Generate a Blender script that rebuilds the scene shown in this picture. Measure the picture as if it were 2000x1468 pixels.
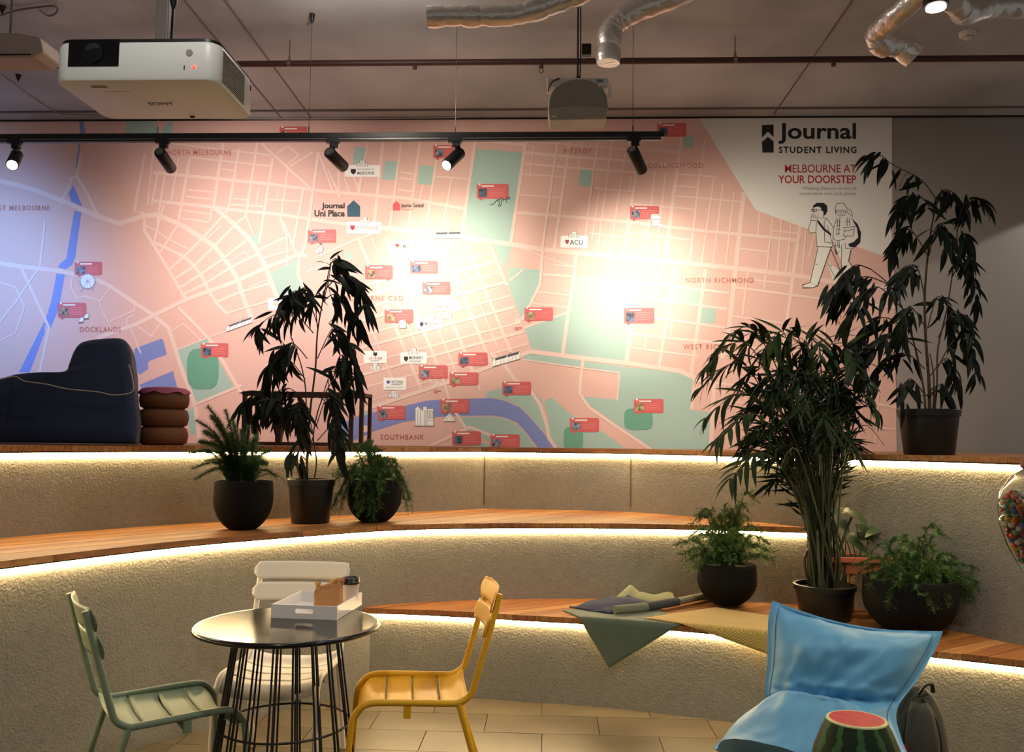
import bpy, bmesh, math, random
from mathutils import Vector, Matrix, noise
random.seed(7)
for _o in list(bpy.data.objects):
    bpy.data.objects.remove(_o, do_unlink=True)
scene = bpy.context.scene
COL = scene.collection
PI = math.pi
V = Vector

# ------------------------------------------------------------------ camera
F = 1720.0                      # focal length in pixels of the 2000 x 1468 frame
HC = 1.45                       # eye height
YAW, PITCH, ROLL = math.radians(2.6), math.atan((858.5 - 734) / F), math.radians(.68)
CAM_R = Matrix.Rotation(YAW, 3, 'Z') @ Matrix.Rotation(PI / 2 + PITCH, 3, 'X') @ Matrix.Rotation(ROLL, 3, 'Z')
CAM_P = V((0, 0, HC))
cd = bpy.data.cameras.new('camera')
cam = bpy.data.objects.new('camera', cd)
COL.objects.link(cam)
cam.matrix_world = Matrix.Translation(CAM_P) @ CAM_R.to_4x4()
cd.sensor_fit = 'HORIZONTAL'; cd.sensor_width = 36.0; cd.lens = F / 2000 * 36
cd.clip_start = .05; cd.clip_end = 100
scene.camera = cam

def ray(x, y): return CAM_R @ V(((x - 1000) / F, -(y - 734) / F, -1))
def onZ(x, y, z): d = ray(x, y); return CAM_P + d * ((z - HC) / d.z)
def onY(x, y, Y): d = ray(x, y); return CAM_P + d * (Y / d.y)

# ------------------------------------------------------------------ world, exposure
scene.view_settings.view_transform = 'Standard'
scene.view_settings.look = 'None'
scene.view_settings.exposure = 0.0
scene.view_settings.gamma = 1.0
scene.view_settings.use_curve_mapping = False
w = bpy.data.worlds.new('world'); scene.world = w; w.use_nodes = True
w.node_tree.nodes['Background'].inputs[0].default_value = (1.0, .97, .94, 1)
w.node_tree.nodes['Background'].inputs[1].default_value = .19

WARM = (1.0, .74, .47); NEUT = (1.0, .92, .82); COOL = (.22, .46, 1.0)
def lamp(kind, name, loc, target, power, color, size=60, blend=.5, radius=.04, parent=None):
    l = bpy.data.lights.new(name, kind)
    l.energy = power; l.color = color; l.shadow_soft_size = radius
    if kind == 'SPOT': l.spot_size = math.radians(size); l.spot_blend = blend
    o = bpy.data.objects.new(name, l); COL.objects.link(o)
    o.location = loc
    if target is not None:
        o.rotation_euler = (V(target) - V(loc)).to_track_quat('-Z', 'Y').to_euler()
    return o
# general lighting of the room: ceiling downlights in front of / beside the camera, the left one unseen and added as fill (their housings are built further down)
DOWNLIGHTS = [((2.1, 1.9, 3.98), (.6, 4.0, 0), 150, 80), ((-.9, 1.3, 3.98), (-.8, 3.5, 0), 95, 84),
              ((5.0, 6.9, 3.79), (5.0, 6.9, 0), 130, 134)]
for _p, _t, _w, _s in DOWNLIGHTS:
    lamp('SPOT', 'downlight_lamp', _p, _t, _w, NEUT, _s, .06 if _s == 134 else .8, .02 if _s == 134 else .05)

# ------------------------------------------------------------------ materials
def lin(c):
    r = []
    for v in c:
        v = v / 255
        r.append(v / 12.92 if v <= .04045 else ((v + .055) / 1.055) ** 2.4)
    return (*r, 1)
MATS = {}
def mat(name, c, rough=.6, metal=0, var=0, vscale=8, bump=0, bscale=60, emit=0, c2=None, coat=0, trans=0, spec=None, detail=3, stretch=None, sheen=0, alpha=1):
    if name in MATS: return MATS[name]
    m = bpy.data.materials.new(name); m.use_nodes = True
    nt = m.node_tree; b = nt.nodes['Principled BSDF']
    b.inputs['Base Color'].default_value = lin(c); b.inputs['Roughness'].default_value = rough
    b.inputs['Metallic'].default_value = metal
    if coat: b.inputs['Coat Weight'].default_value = coat
    if trans: b.inputs['Transmission Weight'].default_value = trans
    if spec is not None: b.inputs['Specular IOR Level'].default_value = spec
    if sheen: b.inputs['Sheen Weight'].default_value = sheen
    if emit:
        b.inputs['Emission Color'].default_value = lin(c); b.inputs['Emission Strength'].default_value = emit
    tc = mp = None
    if var or bump:
        tc = nt.nodes.new('ShaderNodeTexCoord'); mp = nt.nodes.new('ShaderNodeMapping')
        nt.links.new(tc.outputs['Object'], mp.inputs[0])
        if stretch: mp.inputs['Scale'].default_value = stretch
    if var:
        n = nt.nodes.new('ShaderNodeTexNoise'); n.inputs['Scale'].default_value = vscale; n.inputs['Detail'].default_value = detail
        r = nt.nodes.new('ShaderNodeValToRGB')
        a = c2 or [max(0, v * (1 - var)) for v in c]
        r.color_ramp.elements[0].color = lin(a); r.color_ramp.elements[0].position = .32
        r.color_ramp.elements[1].color = lin(c); r.color_ramp.elements[1].position = .68
        nt.links.new(mp.outputs[0], n.inputs[0]); nt.links.new(n.outputs[0], r.inputs[0]); nt.links.new(r.outputs[0], b.inputs['Base Color'])
    if bump:
        n = nt.nodes.new('ShaderNodeTexNoise'); n.inputs['Scale'].default_value = bscale; n.inputs['Detail'].default_value = 4
        bp = nt.nodes.new('ShaderNodeBump'); bp.inputs['Strength'].default_value = bump; bp.inputs['Distance'].default_value = .01
        nt.links.new(mp.outputs[0], n.inputs[0]); nt.links.new(n.outputs[0], bp.inputs['Height']); nt.links.new(bp.outputs[0], b.inputs['Normal'])
    MATS[name] = m
    return m

# ------------------------------------------------------------------ mesh building
class MB:
    def __init__(s): s.v = []; s.f = []
    def add(s, vs, fs):
        k = len(s.v); s.v += [tuple(p) for p in vs]; s.f += [tuple(i + k for i in f) for f in fs]; return s
    def box(s, c, d, M=None):
        x, y, z = d[0] / 2, d[1] / 2, d[2] / 2
        vs = [V((a * x, b * y, e * z)) for a in (-1, 1) for b in (-1, 1) for e in (-1, 1)]
        if M is not None: vs = [M @ p for p in vs]
        return s.add([V(c) + p for p in vs], [(0, 1, 3, 2), (4, 6, 7, 5), (0, 4, 5, 1), (2, 3, 7, 6), (0, 2, 6, 4), (1, 5, 7, 3)])
    def tube(s, pts, r, seg=8, caps=True, flat=1.0):
        pts = [V(p) for p in pts]; n = len(pts)
        rs = r if isinstance(r, (list, tuple)) else [r] * n
        t0 = (pts[1] - pts[0]).normalized()
        u = t0.orthogonal().normalized(); vs = []
        for i, p in enumerate(pts):
            t = ((pts[min(i + 1, n - 1)] - pts[max(i - 1, 0)])).normalized()
            u = (u - t * u.dot(t))
            u = u.normalized() if u.length > 1e-6 else t.orthogonal().normalized()
            w_ = t.cross(u)
            for k in range(seg):
                a = 2 * PI * k / seg
                vs.append(p + (u * math.cos(a) + w_ * math.sin(a) * flat) * rs[i])
        fs = [(i * seg + k, i * seg + (k + 1) % seg, (i + 1) * seg + (k + 1) % seg, (i + 1) * seg + k) for i in range(n - 1) for k in range(seg)]
        if caps: fs += [tuple(range(seg))[::-1], tuple((n - 1) * seg + k for k in range(seg))]
        return s.add(vs, fs)
    def lathe(s, prof, seg=32, c=(0, 0, 0), M=None, sx=1, sy=1):
        n = len(prof); vs = []
        for r, z in prof:
            for k in range(seg):
                a = 2 * PI * k / seg
                p = V((r * math.cos(a) * sx, r * math.sin(a) * sy, z))
                vs.append(V(c) + (M @ p if M is not None else p))
        fs = [(i * seg + k, i * seg + (k + 1) % seg, (i + 1) * seg + (k + 1) % seg, (i + 1) * seg + k) for i in range(n - 1) for k in range(seg)]
        if prof[0][0] > 1e-6: fs.append(tuple(range(seg))[::-1])
        if prof[-1][0] > 1e-6: fs.append(tuple((n - 1) * seg + k for k in range(seg)))
        return s.add(vs, fs)
    def grid(s, rows, closed=False):
        n, m = len(rows), len(rows[0]); vs = [p for r in rows for p in r]
        fs = [(i * m + k, i * m + (k + 1) % m, (i + 1) * m + (k + 1) % m, (i + 1) * m + k) for i in range(n - 1) for k in range(m if closed else m - 1)]
        return s.add(vs, fs)
    def prism(s, poly, z0, z1):
        n = len(poly)
        vs = [(p[0], p[1], z0) for p in poly] + [(p[0], p[1], z1) for p in poly]
        return s.add(vs, [tuple(range(n))[::-1], tuple(range(n, 2 * n))] + [(i, (i + 1) % n, n + (i + 1) % n, n + i) for i in range(n)])
    def slab(s, poly, vec):            # extrude any planar 3-d polygon along vec
        n = len(poly); vec = V(vec)
        return s.add([V(p) for p in poly] + [V(p) + vec for p in poly], [tuple(range(n)), tuple(range(n, 2 * n))[::-1]] + [((i + 1) % n, i, n + i, n + (i + 1) % n) for i in range(n)])
    def mesh(s, name, m=None, smooth=True, angle=38):
        me = bpy.data.meshes.new(name); me.from_pydata(s.v, [], s.f); me.update()
        if m: me.materials.append(m)
        bm = bmesh.new(); bm.from_mesh(me); bmesh.ops.recalc_face_normals(bm, faces=bm.faces); bm.to_mesh(me); bm.free()
        if smooth:
            me.polygons.foreach_set('use_smooth', [True] * len(me.polygons)); me.set_sharp_from_angle(angle=math.radians(angle))
        return me
    def build(s, name, m, parent=None, smooth=True, world=False, bevel=0, solid=0, subs=0, angle=38):
        return link(name, s.mesh(name, m, smooth, angle), parent, world, bevel, solid, subs)

def link(name, me, parent=None, world=False, bevel=0, solid=0, subs=0):
    o = bpy.data.objects.new(name, me); COL.objects.link(o)
    if parent is not None:
        o.parent = parent
        if world: o.matrix_parent_inverse = root_matrix(parent).inverted()
    if solid:
        md = o.modifiers.new('thickness', 'SOLIDIFY'); md.thickness = solid; md.offset = 0
    if subs:
        md = o.modifiers.new('smooth', 'SUBSURF'); md.levels = md.render_levels = subs
    if bevel:
        md = o.modifiers.new('bevel', 'BEVEL'); md.width = bevel; md.segments = 2; md.limit_method = 'ANGLE'
    return o
def root_matrix(o):
    M = Matrix.LocRotScale(o.location, o.rotation_euler, o.scale)
    if o.parent is not None: M = root_matrix(o.parent) @ o.matrix_parent_inverse @ M
    return M
def tag(o, label, cat, group=None, kind=None):
    if label: o['label'] = label
    if cat: o['category'] = cat
    if group: o['group'] = group
    if kind: o['kind'] = kind
    return o
def thing(name, label, cat, loc=(0, 0, 0), rz=0, group=None, kind=None):
    o = bpy.data.objects.new(name, None); COL.objects.link(o); o.empty_display_size = .1
    o.location = loc; o.rotation_euler = (0, 0, rz)
    return tag(o, label, cat, group, kind)
def struct(o):
    o['kind'] = 'structure'; return o
def smoothpath(pts, n=8):
    pts = [V(p) for p in pts]; out = []
    for i in range(len(pts) - 1):
        p0, p1, p2, p3 = pts[max(i - 1, 0)], pts[i], pts[i + 1], pts[min(i + 2, len(pts) - 1)]
        for k in range(n):
            t = k / n
            out.append(.5 * ((2 * p1) + (p2 - p0) * t + (2 * p0 - 5 * p1 + 4 * p2 - p3) * t * t + (3 * p1 - p0 - 3 * p2 + p3) * t ** 3))
    return out + [pts[-1]]

# ------------------------------------------------------------------ the room: floor, walls, ceiling
DW = 7.2                                  # back wall
HCEIL = 4.14
Z1, Z2, Z3, TH = .482, .946, 1.393, .028
M_grout = mat('grout', (96, 84, 70), .9)
M_tile = mat('floor_tile', (114, 102, 80), .42, var=.16, vscale=2.2, bump=.03, bscale=25, c2=(92, 82, 63))
M_wall = mat('wall_paint', (150, 142, 136), .75, bump=.06, bscale=120)
M_conc = mat('concrete_ceiling', (178, 184, 186), .85, var=.3, vscale=1.3, bump=.12, bscale=14, c2=(146, 151, 152), detail=7)
M_dark = mat('dark_gap', (22, 19, 17), .8)

fl = struct(MB().box((0, 2.3, -.03), (10.5, 10.6, .04)).build('floor', M_grout, smooth=False))
TL, TWD = .575, .2885
tile_me = MB().box((0, 0, 0), (TL - .004, TWD - .004, .012)).mesh('floor_tile', M_tile, False)
yA = onZ(1058, 1396.7, 0).y
xA, xB, xC = onZ(1058, 1380, 0).x, onZ(948, 1415, 0).x, onZ(1058, 1450, 0).x
for r in range(-5, 13):
    y = yA - TWD * (r - .5)
    if y > 5.25: continue
    x0 = {0: xA, 1: xB, 2: xC}.get(r % 3)
    for k in range(-6, 6):
        x = x0 + (k + .5) * TL
        if abs(x) > 3.2: continue
        o = bpy.data.objects.new('floor_tile', tile_me); COL.objects.link(o)
        o.parent = fl; o.location = (x, y, -.006 - .0004 * ((k * 7 + r * 3) % 3))
struct(MB().box((0, DW + .1, HCEIL / 2), (13, .2, HCEIL)).build('wall_back', M_wall, smooth=False))
ce = struct(MB().box((0, 2.4, HCEIL + .1), (13, 9.6, .2)).build('ceiling', M_conc, smooth=False))
# formwork joints and the shadow gap where the slab meets the wall
for a, b in (((352, -10), (556, 238)), ((432, -10), (612, 236)), ((1672, -10), (1512, 222)), ((1500, 0), (1490, 3))):
    if a[0] == 1500: continue
    p, q = onZ(*a, HCEIL), onZ(*b, HCEIL); d = (q - p); d.z = 0; L = d.length + 3; d.normalize()
    p = q - d * L; n = V((-d.y, d.x, 0)) * .006
    MB().slab([p - n, p + n, q + n, q - n], (0, 0, -.004)).build('joint_strip', mat('joint', (112, 104, 100), .9), ce, False, True)
struct(MB().box((0, DW - .006, HCEIL - .007), (13, .012, .014)).build('gap_shade_strip', M_dark, smooth=False))  # dark strip stands in for the shade inside the gap
struct(MB().box((0, DW - .20, HCEIL - .006), (13, .022, .012)).build('trim_2', mat('joint', (112, 104, 100)), smooth=False))

# ------------------------------------------------------------------ the three curved seating tiers
def spl(pts, n=6): return [V((p.x, p.y, 0)) for p in smoothpath([(a, b, 0) for a, b in pts], n)]
W1 = spl([(-1.06, 5.13), (-.75, 5.115), (-.44, 5.07), (-.05, 5.0), (.3, 4.94), (.9, 4.765), (1.4, 4.56), (1.8, 4.38), (2.15, 4.22), (2.5, 4.05)])
W2 = spl([(-2.95, 1.6), (-2.7, 2.3), (-2.45, 2.95), (-2.22, 3.48), (-1.99, 3.95), (-1.8, 4.28), (-1.53, 4.62), (-1.1, 5.07), (-.85, 5.25), (-.45, 5.4), (0, 5.49), (.35, 5.53), (.8, 5.54), (1.2, 5.52), (1.55, 5.46)])
W3 = spl([(-3.6, 2.1), (-3.3, 2.85), (-2.95, 3.62), (-2.67, 4.2), (-2.48, 4.55), (-2.23, 4.9), (-2.0, 5.16), (-1.55, 5.59), (-1.04, 6.04), (-.49, 6.485)]) + \
     [V((.0, 6.49, 0))] + spl([(.575, 6.42), (1.04, 6.01), (1.5, 5.53), (2.11, 4.80), (2.3, 4.46), (2.75, 3.7), (3.3, 2.7)])
def offs(c, d):                            # shift a polyline towards the room (right-hand side of its direction)
    out = []
    for i, p in enumerate(c):
        t = (c[min(i + 1, len(c) - 1)] - c[max(i - 1, 0)]).normalized()
        out.append(p + V((t.y, -t.x, 0)) * d)
    return out
M_plaster = mat('textured_plaster', (138, 134, 122), .85, bump=.5, bscale=85, var=.06, vscale=30)
M_led = mat('led_strip', (255, 220, 162), .5, emit=75)
M_alu = mat('led_profile', (150, 146, 138), .4, metal=.8)
WOODS = [mat('deck_wood_%d' % i, c, .5, var=.3, vscale=5, stretch=(1, 14, 8), detail=6, bump=.05, bscale=30) for i, c in enumerate([(186, 126, 66), (174, 112, 56), (196, 138, 78), (166, 104, 54)])]

def clip(poly, n, d):                      # keep the side n.p <= d of a simple polygon; returns a list of polygons
    N = len(poly); sg = [n.dot(p) - d for p in poly]
    sg = [v if abs(v) > 1e-7 else 1e-7 for v in sg]
    if all(v < 0 for v in sg): return [poly]
    if all(v > 0 for v in sg): return []
    t = V((-n.y, n.x, 0)); st = next(i for i in range(N) if sg[i] > 0 and sg[(i + 1) % N] < 0)
    chains = []; cur = None
    for k in range(N):
        i, j = (st + k) % N, (st + k + 1) % N
        a, b = poly[i], poly[j]
        if sg[i] > 0 and sg[j] < 0: cur = [a + (b - a) * (sg[i] / (sg[i] - sg[j])), b]
        elif sg[i] < 0 and sg[j] < 0: cur.append(b)
        elif sg[i] < 0 and sg[j] > 0: cur.append(a + (b - a) * (sg[i] / (sg[i] - sg[j]))); chains.append(cur); cur = None
    ends = sorted([(t.dot(c[0]), k, 0) for k, c in enumerate(chains)] + [(t.dot(c[-1]), k, 1) for k, c in enumerate(chains)])
    pair = {}
    for q in range(0, len(ends) - 1, 2):
        pair[ends[q][1:]] = ends[q + 1][1:]; pair[ends[q + 1][1:]] = ends[q][1:]
    out = []; used = set()
    for k in range(len(chains)):
        if k in used: continue
        loop = []; q = k
        while q not in used:
            used.add(q); loop += chains[q]; nx = pair[(q, 1)]
            if nx[1] != 0: break
            q = nx[0]
        out.append(loop)
    return out
def area(poly): return abs(sum(poly[i].x * poly[(i + 1) % len(poly)].y - poly[(i + 1) % len(poly)].x * poly[i].y for i in range(len(poly)))) / 2
def deck(root, region, ang, width, z):
    d = V((math.cos(ang), math.sin(ang), 0)); n = V((-d.y, d.x, 0))
    lo = min(n.dot(p) for p in region); hi = max(n.dot(p) for p in region)
    k = 0; rnd = random.Random(int(z * 1000))
    while lo + k * width < hi:
        polys = [q for p in clip(region, n, lo + (k + 1) * width - .003) for q in clip(p, -n, -(lo + k * width))]
        k += 1
        for poly in polys:
            if len(poly) < 3 or area(poly) < .0015: continue
            zz = z - rnd.random() * .0025
            o = MB().prism([(p.x - poly[0].x, p.y - poly[0].y) for p in poly], 0, TH).build('plank', rnd.choice(WOODS), root, False)
            # turn the grain along the board: the mesh is stored in board space
            R = Matrix.Rotation(-ang, 4, 'Z'); o.data.transform(R)
            o.matrix_parent_inverse = root_matrix(root).inverted()
            o.location = (poly[0].x, poly[0].y, zz - TH); o.rotation_euler = (0, 0, ang)
    MB().prism([(p.x, p.y) for p in region], z - TH - .006, z - TH - .0035).build('light_stop_sheet', mat('light_stop_sheet', (70, 56, 44), .9), root, False, True)  # unseen sheet added to stop LED light leaking up between the boards
def riser(root, c, z0, z1, thick=.12):
    m = MB(); back = offs(c, -thick)
    rows = [[V((p.x, p.y, z)) for p in c] for z in (z0, z1)] + [[V((p.x, p.y, z)) for p in back] for z in (z1, z0)]
    m.grid(rows + [rows[0]]); m.build('riser', M_plaster, root, True, True, angle=20)
def led(root, c, ztop):
    a, b = offs(c, .003), offs(c, .014)
    rows = [[V((p.x, p.y, z)) for p in q] for q, z in ((a, ztop - .004), (a, ztop - .022), (b, ztop - .022), (b, ztop - .004))]
    MB().grid(rows + [rows[0]]).build('led_strip', M_led, root, True, True)['label'] = 'glowing warm white strip under the timber edge'
    a, b = offs(c, .001), offs(c, .024)
    rows = [[V((p.x, p.y, z)) for p in q] for q, z in ((a, ztop), (a, ztop - .0035), (b, ztop - .0035), (b, ztop))]
    MB().grid(rows + [rows[0]]).build('led_profile', M_alu, root, False, True)
OV = .05
F1, F2, F3 = offs(W1, OV), offs(W2, OV), offs(W3, OV)
t1 = thing('seating_tier', 'lowest curved timber-topped seating tier, starting beside the round table', 'seating', (.6, 4.8, 0), group='curved seating tiers')
t2 = thing('seating_tier', 'middle curved timber-topped seating tier carrying the three potted plants', 'seating', (-.6, 5.2, 0), group='curved seating tiers')
t3 = thing('seating_tier', 'top seating tier directly under the map wall, carrying the navy bean bag', 'seating', (0, 6.6, 0), group='curved seating tiers')
riser(t1, W1, 0, Z1 - TH - .006); led(t1, W1, Z1 - TH - .006)
riser(t2, W2, 0, Z2 - TH - .006); led(t2, W2, Z2 - TH - .006)
riser(t3, W3, 0, Z3 - TH - .006); led(t3, W3, Z3 - TH - .006)
# joints in the top riser, at its two corners
for p in (V((-.49, 6.485, 0)), V((.575, 6.42, 0))):
    MB().box((p.x, p.y - .001, (Z2 + Z3) / 2), (.006, .008, Z3 - Z2 - .06)).build('joint_strip', mat('riser_joint', (92, 78, 58), .9), t3, False, True)
i2 = min(range(len(W2)), key=lambda i: (W2[i] - V((-1.06, 5.12, 0))).length)
w3r = [p for p in W3 if 1.52 < p.x < 2.5]
reg1 = F1 + list(reversed(w3r)) + list(reversed(W2[i2:]))
deck(t1, reg1, math.radians(37), .092, Z1)
w3l = [p for p in W3 if p.x < 1.5]
deck(t2, F2 + list(reversed(w3l)), math.radians(56), .092, Z2)
deck(t3, F3 + [V((3.4, DW - .01, 0)), V((-5.2, DW - .01, 0)), V((-5.2, 2.1, 0))], 0, .14, Z3)

# ------------------------------------------------------------------ the printed city map on the back wall
PINK, ROAD = (222, 178, 165), (232, 200, 188)
M_pink = mat('print_pink', PINK, .6, bump=.02, bscale=200)
M_road = mat('print_road', ROAD, .6)
M_park = mat('print_green', (164, 188, 176), .6)
M_oval = mat('print_dark_green', (104, 160, 136), .6)
M_blue = mat('print_blue', (128, 138, 194), .6)
M_white = mat('print_white', (226, 222, 214), .6)
M_card = mat('print_white_card', (240, 236, 230), .5)
M_red = mat('print_red', (208, 96, 94), .55)
M_redl = mat('print_red_light', (226, 132, 126), .55)
M_ink = mat('print_ink', (28, 27, 28), .6)
M_grey = mat('print_grey', (120, 116, 112), .6)
M_text = mat('print_pink_text', (190, 118, 102), .6)
M_crim = mat('print_crimson', (176, 42, 48), .6)
M_navy = mat('print_petrol', (38, 78, 96), .6)
wc = onY(870, 870, DW)
mural = thing('map_mural', 'large pink city map printed across the back wall', 'mural', (wc.x, DW - .004, Z3))
LAY = [0.003]
def wp(x, y, l):
    l = l if l <= 3 else (3 + (l - 3) * 6.67 if l <= 3.6 else l + 3.4)
    return onY(x, y, DW - .004 - l * .0005)
def flat(polys, l, name, m, parent=mural, label=None):
    mb = MB()
    for p in polys: mb.add([wp(x, y, l) for x, y in p], [tuple(range(len(p)))])
    o = mb.build(name, m, parent, False, True)
    if label: o['label'] = label
    return o
def stroke(lines, l, name, m, parent=mural, wd=3):
    mb = MB(); l0 = l
    for q, ln in enumerate(lines):
        l = l0 + .6 * ((q * 97) % len(lines)) / len(lines) if len(lines) > 60 else l0 + q * .02
        if isinstance(ln[-1], (int, float)): w_, pts = ln[-1], ln[:-1]
        else: w_, pts = wd, ln
        P = [V((x, y, 0)) for x, y in pts]; a = []; b = []
        for i, p in enumerate(P):
            t = P[min(i + 1, len(P) - 1)] - P[max(i - 1, 0)]
            n = V((-t.y, t.x, 0)).normalized() * w_ / 2
            if 0 < i < len(P) - 1:
                t1_ = (P[i] - P[i - 1]).normalized(); t2_ = (P[i + 1] - P[i]).normalized()
                n /= max(.5, math.sqrt(max(.01, (1 + t1_.dot(t2_)) / 2)))
            a.append(wp(p.x + n.x, p.y + n.y, l)); b.append(wp(p.x - n.x, p.y - n.y, l))
        k = len(P); mb.add(a + b, [(i, i + 1, k + i + 1, k + i) for i in range(k - 1)])
    return mb.build(name, m, parent, False, True)
def text(s, box, l, m, parent=mural, bold=0, space=1.0, name='lettering', align=None):
    cu = bpy.data.curves.new('t', 'FONT'); cu.body = s; cu.offset = bold; cu.space_character = space
    cu.resolution_u = 3; cu.space_line = .95
    if align: cu.align_x = align
    to = bpy.data.objects.new('t', cu); COL.objects.link(to)
    me = bpy.data.meshes.new_from_object(to)
    bpy.data.objects.remove(to, do_unlink=True); bpy.data.curves.remove(cu)
    xs = [v.co.x for v in me.vertices]; ys = [v.co.y for v in me.vertices]
    x0, x1, y0, y1 = min(xs), max(xs), min(ys), max(ys)
    for v in me.vertices:
        u, w_ = (v.co.x - x0) / (x1 - x0), (v.co.y - y0) / (y1 - y0)
        v.co = wp(box[0] + u * (box[2] - box[0]), box[3] + w_ * (box[1] - box[3]), l)
    me.name = name; me.materials.clear(); me.materials.append(m)
    return link(name, me, parent, True)
def rnd_rect(x0, y0, x1, y1, r=3, n=4):
    out = []
    for cx, cy, a0 in ((x1 - r, y0 + r, -90), (x1 - r, y1 - r, 0), (x0 + r, y1 - r, 90), (x0 + r, y0 + r, 180)):
        for k in range(n + 1):
            a = math.radians(a0 + 90 * k / n); out.append((cx + r * math.cos(a), cy + r * math.sin(a)))
    return out
def ell(cx, cy, rx, ry, n=28, e=1.0):
    out = []
    for k in range(n):
        c, s = math.cos(2 * PI * k / n), math.sin(2 * PI * k / n)
        out.append((cx + rx * math.copysign(abs(c) ** e, c), cy + ry * math.copysign(abs(s) ** e, s)))
    return out

flat([[(-420, 241), (1742, 224), (1752, 905), (-420, 905)]], 0, 'base_print', M_pink)
waters = [[(155, 232), (163, 232), (167, 262), (157, 282), (150, 328), (148, 326), (156, 262)],
    [(143, 361), (161, 403), (157, 407), (141, 398), (134, 378)],
    [(145, 411), (159, 415), (147, 503), (141, 517), (128.6, 526), (113, 522), (118, 514), (129.5, 505)],
    [(110.5, 534), (126.7, 536), (117, 591), (111, 612), (97, 645), (86, 632), (100, 589)],
    [(86, 629), (88, 648), (58, 727), (37, 727)],
    [(262, 681), (315, 661), (319, 664), (326, 692), (291, 705), (289, 711), (290, 720), (273, 732), (262, 720)],
    [(273, 751), (338, 724), (346, 756), (280, 770)],
    [(640, 838), (705, 810), (792, 792), (835, 782), (875, 779), (960, 777), (985, 782), (1015, 795), (1040, 820), (1070, 855), (1085, 876), (1052, 876), (1030, 847), (1010, 825), (985, 815), (962, 811), (890, 812), (840, 815), (785, 825), (730, 842), (705, 855), (640, 878)]]
for p in waters: flat([p], 1, 'water', M_blue)
parks = [[(930, 290), (1022, 298), (999, 474), (903, 460)], [(752, 314), (779, 316), (775, 352), (746, 350)], [(820, 323), (847, 324), (843, 361), (815, 359)],
    [(693, 287), (715, 288), (710, 320), (688, 320)], [(1134, 330), (1160, 332), (1156, 365), (1129, 362)], [(1337, 266), (1356, 268), (1354, 289), (1335, 287)],
    [(965, 477), (999, 480), (990, 516), (981, 519)], [(996, 522), (1055, 527), (1054, 555), (1017, 620), (992, 555)], [(1025, 642), (1107, 612), (1097, 689), (1039, 682)],
    [(1122, 538), (1243, 550), (1233, 620), (1221, 705), (1103, 690)], [(1312, 561), (1367, 567), (1365, 594), (1312, 587)], [(1370, 601), (1399, 604), (1396, 631), (1367, 628)],
    [(1022, 694), (1037, 691), (1136, 703), (1134, 716), (1024, 703)], [(1142, 705), (1212, 714), (1210, 727), (1142, 717)],
    [(1212, 715), (1327, 727), (1355, 737), (1350, 800), (1390, 805), (1385, 880), (1277, 880), (1175, 807), (1140, 783), (1137, 774), (1205, 780)],
    [(948, 777), (950, 765), (985, 756), (1040, 762), (1058, 780), (1066, 815), (1069, 851), (1040, 818), (1015, 793), (985, 780), (960, 776)],
    [(1062, 784), (1078, 776), (1100, 795), (1120, 812), (1180, 845), (1225, 878), (1090, 878), (1072, 850), (1070, 815)],
    [(892, 814), (962, 813), (985, 817), (1010, 828), (1030, 850), (1048, 876), (990, 876), (905, 840)], [(928, 862), (955, 866), (965, 878), (915, 878)],
    [(345, 681), (404, 662), (457, 757), (376, 788)], [(361, 802), (380, 796), (393, 843), (372, 850)], [(527, 533), (586, 501), (583, 534), (594, 562), (545, 584)],
    [(488, 464), (507, 452), (503, 481)], [(247, 236), (297, 236), (308, 250), (312, 262), (244, 262)], [(318, 250), (332, 236), (338, 237), (335, 262), (316, 262)],
    ell(1673, 729, 22, 16), [(706, 803), (724, 797), (724, 808), (706, 812)], [(672, 496), (688, 490), (692, 503), (676, 509)]]
for p in parks: flat([p], 2, 'park', M_park)

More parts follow.
